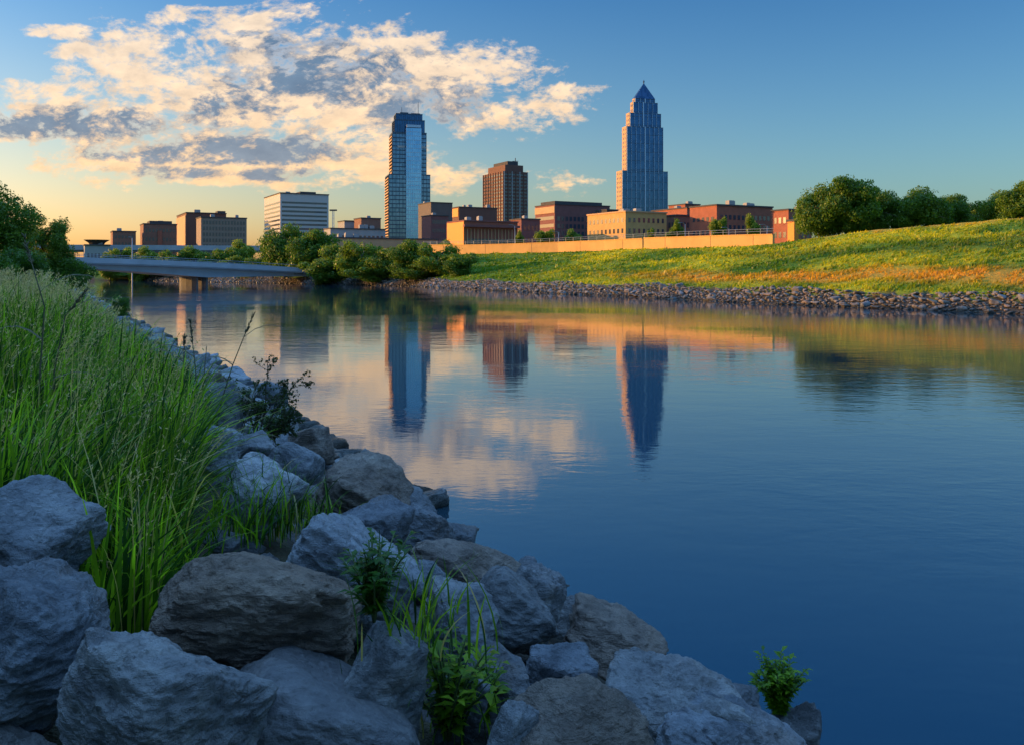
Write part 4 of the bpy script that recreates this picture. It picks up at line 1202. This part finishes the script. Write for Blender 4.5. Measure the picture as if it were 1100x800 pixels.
def simple(name, pxL, pxC, pxR, top, Y, label, mat, nf, nx, ny, a=GRID, L=None, fill=0.5, wf=0.55, z0=2.0, roof=True, g=7.0, part='window', parapet=None, wmat=None):
    t, L, Rr, h, _ = city_building(name, pxL, pxC, pxR, top, Y, label, a, L)
    MB().box(0, 0, z0, Rr, L, h).build('wall', M[mat], t)
    if roof:
        mb = MB().box(-0.25, -0.25, h, Rr + 0.25, L + 0.25, h + 0.45); mb.build('roof', M[parapet or 'dark_roof'], t)
    rr = random.Random(int(pxL * 7 + top))
    if roof and Rr > 8:
        for k in range(min(5, int(Rr / 7))):
            x = rr.uniform(1.5, Rr - 4); y = rr.uniform(1, max(1.2, L - 4)); u = rr.uniform(1.2, 3.0); q = rr.uniform(0.8, 1.7)
            mb = MB().box(x, y, h + 0.45, x + u, y + 1.8, h + 0.45 + q); mb.box(x + .2, y + .2, h + .45 + q, x + u - .2, y + 1.6, h + .6 + q)
            mb.build('rooftop_unit', M['grey_panel'], t)
    faces = []
    if nx: faces.append(('x', 0.6, Rr - 0.6, nx, (Rr - 1.2) / nx * wf))
    if ny: faces.append(('y', 0.6, L - 0.6, ny, (L - 1.2) / ny * wf))
    if nf: facade_windows(t, faces, floors(g, h - 0.8, nf, fill), wmat, part)
    return t, L, Rr, h
def city():
    # --- far left
    simple('brick_building', 119, 121, 146, 249, 420, 'small brown brick block, leftmost of the skyline', 'brown_brick', 4, 6, 0, L=14, fill=0.4)
    t, L, Rr, h = simple('brick_building', 150, 154, 190, 241, 430, 'wide brick building between the small block and the tall slab', 'brown_brick', 4, 9, 0, L=16, fill=0.4)
    MB().box(3, 2, h, Rr - 2, L - 2, h + 1.8).build('penthouse', M['dark_roof'], t)
    MB().box(Rr * .42, -0.5, 2, Rr * .55, 0, h - 3).build('stair_tower', M['red_brick'], t)
    t, L, Rr, h = simple('slab_building', 190, 200, 243, 229, 450, 'tall brown slab building with a blank sunlit left end', 'brown_panel', 0, 0, 0, L=None, z0=2)
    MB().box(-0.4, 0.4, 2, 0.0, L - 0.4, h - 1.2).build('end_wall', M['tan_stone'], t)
    MB().box(Rr * .8, 2, h, Rr * 1.0, 9, h + 1.6).build('penthouse', M['dark_roof'], t)
    t, L, Rr, h = simple('office_block', 214, 216, 265, 234, 400, 'grey office block with a fine grid of windows beside the slab', 'taupe_panel', 7, 14, 0, L=14, fill=0.6, wf=0.6)
    # --- white banded building
    t, L, Rr, h = simple('banded_building', 284, 301, 353, 208, 420, 'white office block with dark horizontal window bands', 'white_panel', 0, 0, 0)
    for z0_, z1_ in floors(7, h - 3.2, 14, 0.42):
        MB().box(-0.05, 0.8, z0_, 0.3, L - 0.8, z1_).build('window_band', M['glass'], t)
        MB().box(0.8, -0.05, z0_, Rr - 0.8, 0.3, z1_).build('window_band', M['glass'], t)
    MB().box(Rr * .45, 4, h + 0.45, Rr * .78, L - 3, h + 1.6).build('penthouse', M['dark_roof'], t)
    # --- low buildings left of the glass tower
    simple('low_building', 353, 355, 414, 246, 380, 'long low grey building in front of the pale mast', 'grey_panel', 2, 12, 0, L=10, fill=0.4)
    simple('low_building', 368, 370, 388, 238, 400, 'plain grey stepped block between the mast and the small brick front', 'grey_panel', 1, 3, 0, L=10, fill=0.2)
    simple('brick_building', 386, 388, 409, 235, 390, 'small brick front with a pale window left of the glass tower', 'brown_brick', 1, 2, 0, L=10, fill=0.5, wf=0.4)
    simple('low_building', 352, 354, 470, 256, 330, 'long tan low building behind the riverside bushes', 'tan_stone', 1, 18, 0, L=10, fill=0.3)
    t = empty('mast', (at(358, 250, 420).x, 420, 0), 0, 'thin pale lattice mast with a flat top beside the white banded block', 'mast')
    zt = zpx(227, 420)
    mb = MB(); w = 0.45
    for sx in (-w, w):
        for sy in (-w, w): mb.tube([(sx, sy, 3), (sx * .7, sy * .7, zt)], 0.09, 4)
    z = 6
    while z < zt - 2: mb.tube([(-w, -w, z), (w, -w, z + 2)], 0.05, 4); mb.tube([(w, -w, z + 2), (-w, -w, z + 4)], 0.05, 4); z += 4
    mb.build('lattice', M['pale_trim'], t)
    MB().box(-1.7, -0.5, zt, 1.7, 0.5, zt + 0.7).build('platform', M['dark_roof'], t)
    # --- glass tower
    Y = 850; a = R(15)
    t, L, Rr, h, g = city_building('glass_tower', 413, 418, 462, 188, Y, 'tall stepped blue glass tower with two thin antennas', a, L=30, cat='tower')
    def tier(t, m, m2, z0_, z1_, gm, fins, rings, lit='pale_trim', fl=4.0, finw=0.25, mull='mullion'):
        x0, x1, y0, y1 = m, Rr - m2, m, L - m2
        MB().box(x0, y0, z0_, x1, y1, z1_).build('glass_wall', M[gm], t)
        mb = MB()
        n = max(2, int((x1 - x0) / fins))
        for i in range(n + 1):
            c = x0 + (x1 - x0) * i / n; mb.box(c - finw/2, y0 - 0.35, z0_, c + finw/2, y0, z1_ + 0.3)
        n = max(2, int((y1 - y0) / fins))
        for i in range(n + 1):
            c = y0 + (y1 - y0) * i / n; mb.box(x0 - 0.35, c - finw/2, z0_, x0, c + finw/2, z1_ + 0.3)
        mb.build('mullions', M[mull], t)
        if rings:
            mb = MB(); z = z0_ + fl
            while z < z1_ - 1:
                mb.box(x0 - 0.22, y0 - 0.22, z, x1 + 0.02, y0 - 0.002, z + 0.9); mb.box(x0 - 0.22, y0, z, x0 - 0.002, y1, z + 0.9); z += fl
            mb.build('floor_edges', M[rings], t)
        MB().box(x0 - 0.3, y0 - 0.3, z1_, x1 + 0.3, y1 + 0.3, z1_ + 1.0).build('roof', M['mullion'], t)
        return x0, x1, y0, y1
    Z = lambda py: zpx(py, Y)
    tier(t, 0, 0, 2, Z(188), 'blue_glass', 3.2, 'mullion')
    tier(t, 3.8, 3.0, Z(188), Z(142), 'blue_glass', 3.2, 'mullion')
    tier(t, 6.2, 4.4, Z(142), Z(128), 'deep_glass', 2.4, None)
    x0, x1, y0, y1 = tier(t, 7.8, 6.4, Z(128), Z(121), 'deep_glass', 1.8, None)
    MB().box(x0 + 4, y0 + 1, Z(121), x0 + 12, y1 - 1, Z(118.5)).build('penthouse', M['mullion'], t)
    MB().box(x0 + 15, y0 + 1, Z(121), x1 - 2, y1 - 1, Z(119)).build('penthouse', M['mullion'], t)
    bx0, bx1 = Rr * 0.41, Rr * 0.78
    MB().box(bx0, -1.2, 2, bx1, 0, Z(188) + 0.2).build('glass_bay', M['bright_glass'], t)
    MB().box(bx0, -1.2, Z(188) + 0.2, bx1, 3.8, Z(137)).build('glass_bay', M['bright_glass'], t)
    mb = MB(); z = 8
    while z < Z(139): mb.box(bx0 - 0.1, -1.36, z, bx1 + 0.1, -1.2, z + 0.5); z += 4
    for i in range(8):
        c = bx0 + (bx1 - bx0) * i / 7; mb.box(c - .12, -1.42, 4, c + .12, -1.2, Z(137))
    mb.build('bay_mullions', M['light_mullion'], t)
    MB().box(bx0 + 0.5, -1.6, Z(137) + 0.6, bx1 - 0.5, 4.4, Z(133.5)).build('sign_band', M['light_mullion'], t)
    MB().box(8.6, 3.0, Z(158), bx0 - 0.6, 3.79, Z(155.8)).build('light_band', M['white_panel'], t)
    MB().box(bx1 + 0.4, 3.0, Z(158), Rr - 3.4, 3.79, Z(155.8)).build('light_band', M['white_panel'], t)
    mb = MB()
    for z0_, z1_ in floors(10, Z(190), 30, 0.4): mb.box(-0.9, 0.4, z0_, -0.36, L - 0.4, z1_)
    for z0_, z1_ in floors(Z(187), Z(144), 12, 0.4): mb.box(2.9, 4.2, z0_, 3.4, L - 3.4, z1_)
    mb.build('balcony_slabs', M['tan_stone'], t)
    for px, top in ((429, 112.5), (447, 106)):
        X = (px - 429) * 0.9 + x0 + 6
        MB().tube([(X, 12, Z(121)), (X, 12, Z(top))], [0.35, 0.2], 6).build('antenna', M['mullion'], t)
    # --- curved roofed hall and low blocks right of it
    simple('theatre_building', 461, 463, 486, 218, 520, 'dark grey brown block with a plain front right of the glass tower', 'dark_panel', 0, 0, 0, L=20)
    simple('brick_building', 462, 463, 482, 232, 430, 'low dark red block with rows of small windows right of the glass tower', 'purple_brick', 5, 8, 0, L=12, fill=0.45)
    t, L, Rr, h = simple('brown_building', 486, 493, 534, 223, 480, 'brown grey block with a sunlit left end behind the red hall', 'brown_panel', 2, 9, 0, fill=0.15)
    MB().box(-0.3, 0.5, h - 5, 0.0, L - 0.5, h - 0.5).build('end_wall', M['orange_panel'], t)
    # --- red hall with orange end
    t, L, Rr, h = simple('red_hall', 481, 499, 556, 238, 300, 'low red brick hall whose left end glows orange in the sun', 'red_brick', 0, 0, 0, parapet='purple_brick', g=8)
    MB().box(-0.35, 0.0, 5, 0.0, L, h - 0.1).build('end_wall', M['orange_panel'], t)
    facade_windows(t, [('x', 1, Rr - 1, 14, 0.9)], [(8.6, 10.6), (11.4, 13.6)])
    mb = MB()
    for i in range(15): mb.box(1 + (Rr - 2) * i / 14 - .12, -0.3, 5, 1 + (Rr - 2) * i / 14 + .12, 0, h - 2.5)
    mb.box(1, -0.28, 10.8, Rr - 1, -0.01, 11.1); mb.build('pale_frames', M['tan_stone'], t)
    MB().box(-0.5, -1.2, h - 1.9, Rr + 0.4, 0, h - 1.1).build('canopy', M['purple_brick'], t)
    # --- brown tower
    Y = 760
    t, L, Rr, h, g = city_building('brown_tower', 519, 541, 567, 184, Y, 'brown apartment like tower with vertical ribs and a stepped penthouse', GRID, cat='tower')
    MB().box(0, 0, 2, Rr, L, h).build('wall', M['brown_panel'], t)
    MB().box(3, 3, h, Rr - 3, L - 4, h + 6).build('penthouse', M['brown_panel'], t)
    MB().box(7, 6, h + 6, Rr - 6.5, L - 7, h + 9.6).build('machine_room', M['dark_roof'], t)
    fz = floors(zpx(250, Y), h - 1.2, 17, 0.42)
    for z0_, z1_ in fz:
        MB().box(-0.05, 0.8, z0_, 0.3, L - 0.8, z1_).build('window_band', M['glass'], t)
        MB().box(0.8, -0.05, z0_, Rr - 0.8, 0.3, z1_).build('window_band', M['glass'], t)
    for i in range(9):
        c = 0.5 + (L - 1.0) * i / 8; MB().box(-0.55, c - 0.35, 2, 0.0, c + 0.35, h).build('rib', M['tan_stone'] if 0 else M['brown_panel'], t)
    for i in range(7):
        c = 0.5 + (Rr - 1.0) * i / 6; MB().box(c - 0.4, -0.6, 2, c + 0.4, 0.0, h).build('rib', M['grey_panel'] if i % 2 == 0 else M['brown_panel'], t)
    mb = MB(); X = Rr - 8
    mb.tube([(X, 8, h + 6), (X, 8, h + 13)], 0.35, 5); mb.tube([(X - 3, 8, h + 10), (X + 3, 8, h + 10.4)], 0.2, 4); mb.build('antenna', M['dark_roof'], t)
    # --- purple office
    t, L, Rr, h = simple('purple_office', 575, 596, 655, 220, 430, 'dark red office building with banded sunlit left end, right of the brown tower', 'purple_brick', 0, 0, 0)
    facade_windows(t, [('x', 1, Rr - 1, 13, (Rr - 2) / 13 * .62)], floors(8, h - 5, 6, 0.6))
    for z0_, z1_ in floors(8, h - 4.5, 6, 0.45): MB().box(-0.05, 0.8, z0_, 0.3, L - 0.8, z1_).build('window_band', M['glass'], t)
    MB().box(1.5, 2.5, h + 0.4, Rr - 3, L - 3, h + 2.0).build('penthouse', M['dark_roof'], t)
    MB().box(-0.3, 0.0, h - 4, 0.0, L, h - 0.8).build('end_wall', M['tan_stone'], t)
    # --- dark glazed block between
    simple('dark_building', 556, 560, 580, 236, 330, 'dark low block below the brown tower', 'purple_brick', 3, 4, 0, L=9, fill=0.4)
    # --- pointed tower
    Y = 850; a = R(15)
    t, L, Rr, h, g = city_building('pointed_tower', 663, 668.5, 717, 184, Y, 'tallest blue glass tower with stepped shoulders and a pyramid top', a, L=14, cat='tower')
    def ptier(m, m2, z0_, z1_, fin=4.4):
        x0, x1, y0, y1 = m, Rr - m2, m * 0.28, L - m * 0.28
        MB().box(x0, y0, z0_, x1, y1, z1_).build('glass_wall', M['deep_glass'], t)
        MB().box(x0 - 0.5, y0 + 0.4, z0_, x0, y1, z1_ + 0.8).build('stone_side', M['tan_stone'], t)
        wz = floors(z0_ + 1, z1_, max(1, int((z1_ - z0_) / 4.2)), 0.5); mb = MB()
        for q0, q1 in wz:
            n = max(2, int((y1 - y0) / 4))
            for i in range(n):
                c = y0 + 1 + (y1 - y0 - 2) * (i + .5) / n; mb.box(x0 - 0.56, c - .8, q0, x0 - 0.4, c + .8, q1)
        tag(mb.build('side_windows', M['glass'], t), kind='stuff')
        mb = MB(); n = max(3, int((x1 - x0) / fin))
        for i in range(n + 1):
            c = x0 + (x1 - x0) * i / n; ww = 1.0 if i == n // 2 else 0.3; mb.box(c - ww/2, y0 - 0.7, z0_, c + ww/2, y0, z1_ + 0.8)
        mb.build('fins', M['light_mullion'], t)
        mb = MB(); z = z0_ + 2
        while z < z1_ - 1: mb.box(x0 + .1, y0 - 0.1, z, x1 - .1, y0 - 0.001, z + 0.35); z += 8.4
        mb.build('floor_edges', M['mullion'], t)
        MB().box(x0 - 0.1, y0 - 0.1, z1_, x1 + 0.2, y1 + 0.2, z1_ + 0.7).build('roof', M['mullion'], t)
        return x0, x1, y0, y1
    Z = lambda py: zpx(py, Y)
    ptier(0, 0, 2, Z(184)); ptier(5.3, 4.2, Z(184), Z(136)); ptier(9.0, 6.0, Z(136), Z(121)); x0, x1, y0, y1 = ptier(13.0, 9.0, Z(121), Z(109)); 
    x0, x1, y0, y1 = ptier(15.0, 11.6, Z(109), Z(105))
    mb = MB(); cx, cy = (x0 + x1) / 2, (y0 + y1) / 2; zb = Z(105) + 0.7
    mb.v = [(x0 - .4, y0 - .4, zb), (x1 + .4, y0 - .4, zb), (x1 + .4, y1 + .4, zb), (x0 - .4, y1 + .4, zb), (cx, cy, Z(86.5))]
    mb.f = [(0, 1, 4), (1, 2, 4), (2, 3, 4), (3, 0, 4), (3, 2, 1, 0)]; mb.build('pyramid_roof', M['blue_glass'], t)
    mb = MB().tube([(cx, cy, Z(87.5)), (cx, cy, Z(86)), (cx, cy, Z(85)), (cx, cy, Z(83))], [0.5, 0.5, 0.9, 0.15], 6); mb.build('finial', M['mullion'], t)
    # --- yellow brick building
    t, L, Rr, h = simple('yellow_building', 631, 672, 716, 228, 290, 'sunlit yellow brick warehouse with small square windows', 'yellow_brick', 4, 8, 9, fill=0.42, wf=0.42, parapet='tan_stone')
    # --- brick blocks to the right
    simple('brick_building', 716, 726, 742, 232, 300, 'small shaded brick block right of the yellow building', 'brown_brick', 3, 4, 2, fill=0.4)
    t, L, Rr, h = simple('red_building', 700, 738, 760, 224, 330, 'low sunlit red brick building under the pointed tower', 'red_brick', 1, 3, 6, fill=0.25)
    t, L, Rr, h = simple('long_brick_building', 741, 770, 830, 221, 280, 'long brick building with a sunlit red left end and shaded front', 'red_brick', 0, 0, 0)
    facade_windows(t, [('x', 1, Rr - 1, 12, (Rr - 2) / 12 * .55)], floors(8.5, h - 2, 4, 0.45))
    facade_windows(t, [('y', 1, L - 1, 5, (L - 2) / 5 * .5)], floors(8.5, h - 2, 3, 0.3))
    simple('brick_building', 730, 736, 752, 220, 400, 'narrow red brick block rising behind the long brick building', 'red_brick', 2, 3, 0, L=12)
    simple('brick_building', 829, 847, 872, 226, 270, 'brick building half hidden by the big dark trees', 'red_brick', 3, 4, 3, fill=0.4)
    simple('orange_box', 846, 853, 858, 238, 210, 'small bright orange block left of the big dark trees', 'orange_panel', 0, 0, 0)
    simple('dark_building', 648, 652, 664, 226, 420, 'dark rooftop block just left of the pointed tower', 'dark_roof', 0, 0, 0, L=10)
    # --- elevated road and terminal at the far left
    t = empty('viaduct', (-190, 330, 0), R(12), 'long elevated road on slim columns above the left trees', 'bridge')
    zt = zpx(266, 330)
    MB().box(-60, -5, zt - 1.6, 150, 5, zt).build('deck', M['pier'], t)
    MB().box(-60, -5.3, zt - 0.9, 150, -5.0, zt + 1.0).build('parapet', M['bridge'], t)
    for i in range(14): MB().box(-55 + i * 15, -1.2, 1, -53.4 + i * 15, 1.2, zt - 1.6).build('column', M['pier'], t)
    t, L, Rr, h = simple('terminal_building', 88, 91, 118, 264, 320, 'low building with a flared roof canopy beside the elevated road', 'grey_panel', 1, 6, 0, L=10, fill=0.3, g=5)
    mb = MB().tube([(Rr * .5, 4, h), (Rr * .5, 4, h + 1.2), (Rr * .5, 4, h + 2.2)], [2.2, 3.0, 4.6], 10); mb.build('canopy', M['dark_roof'], t)
city()
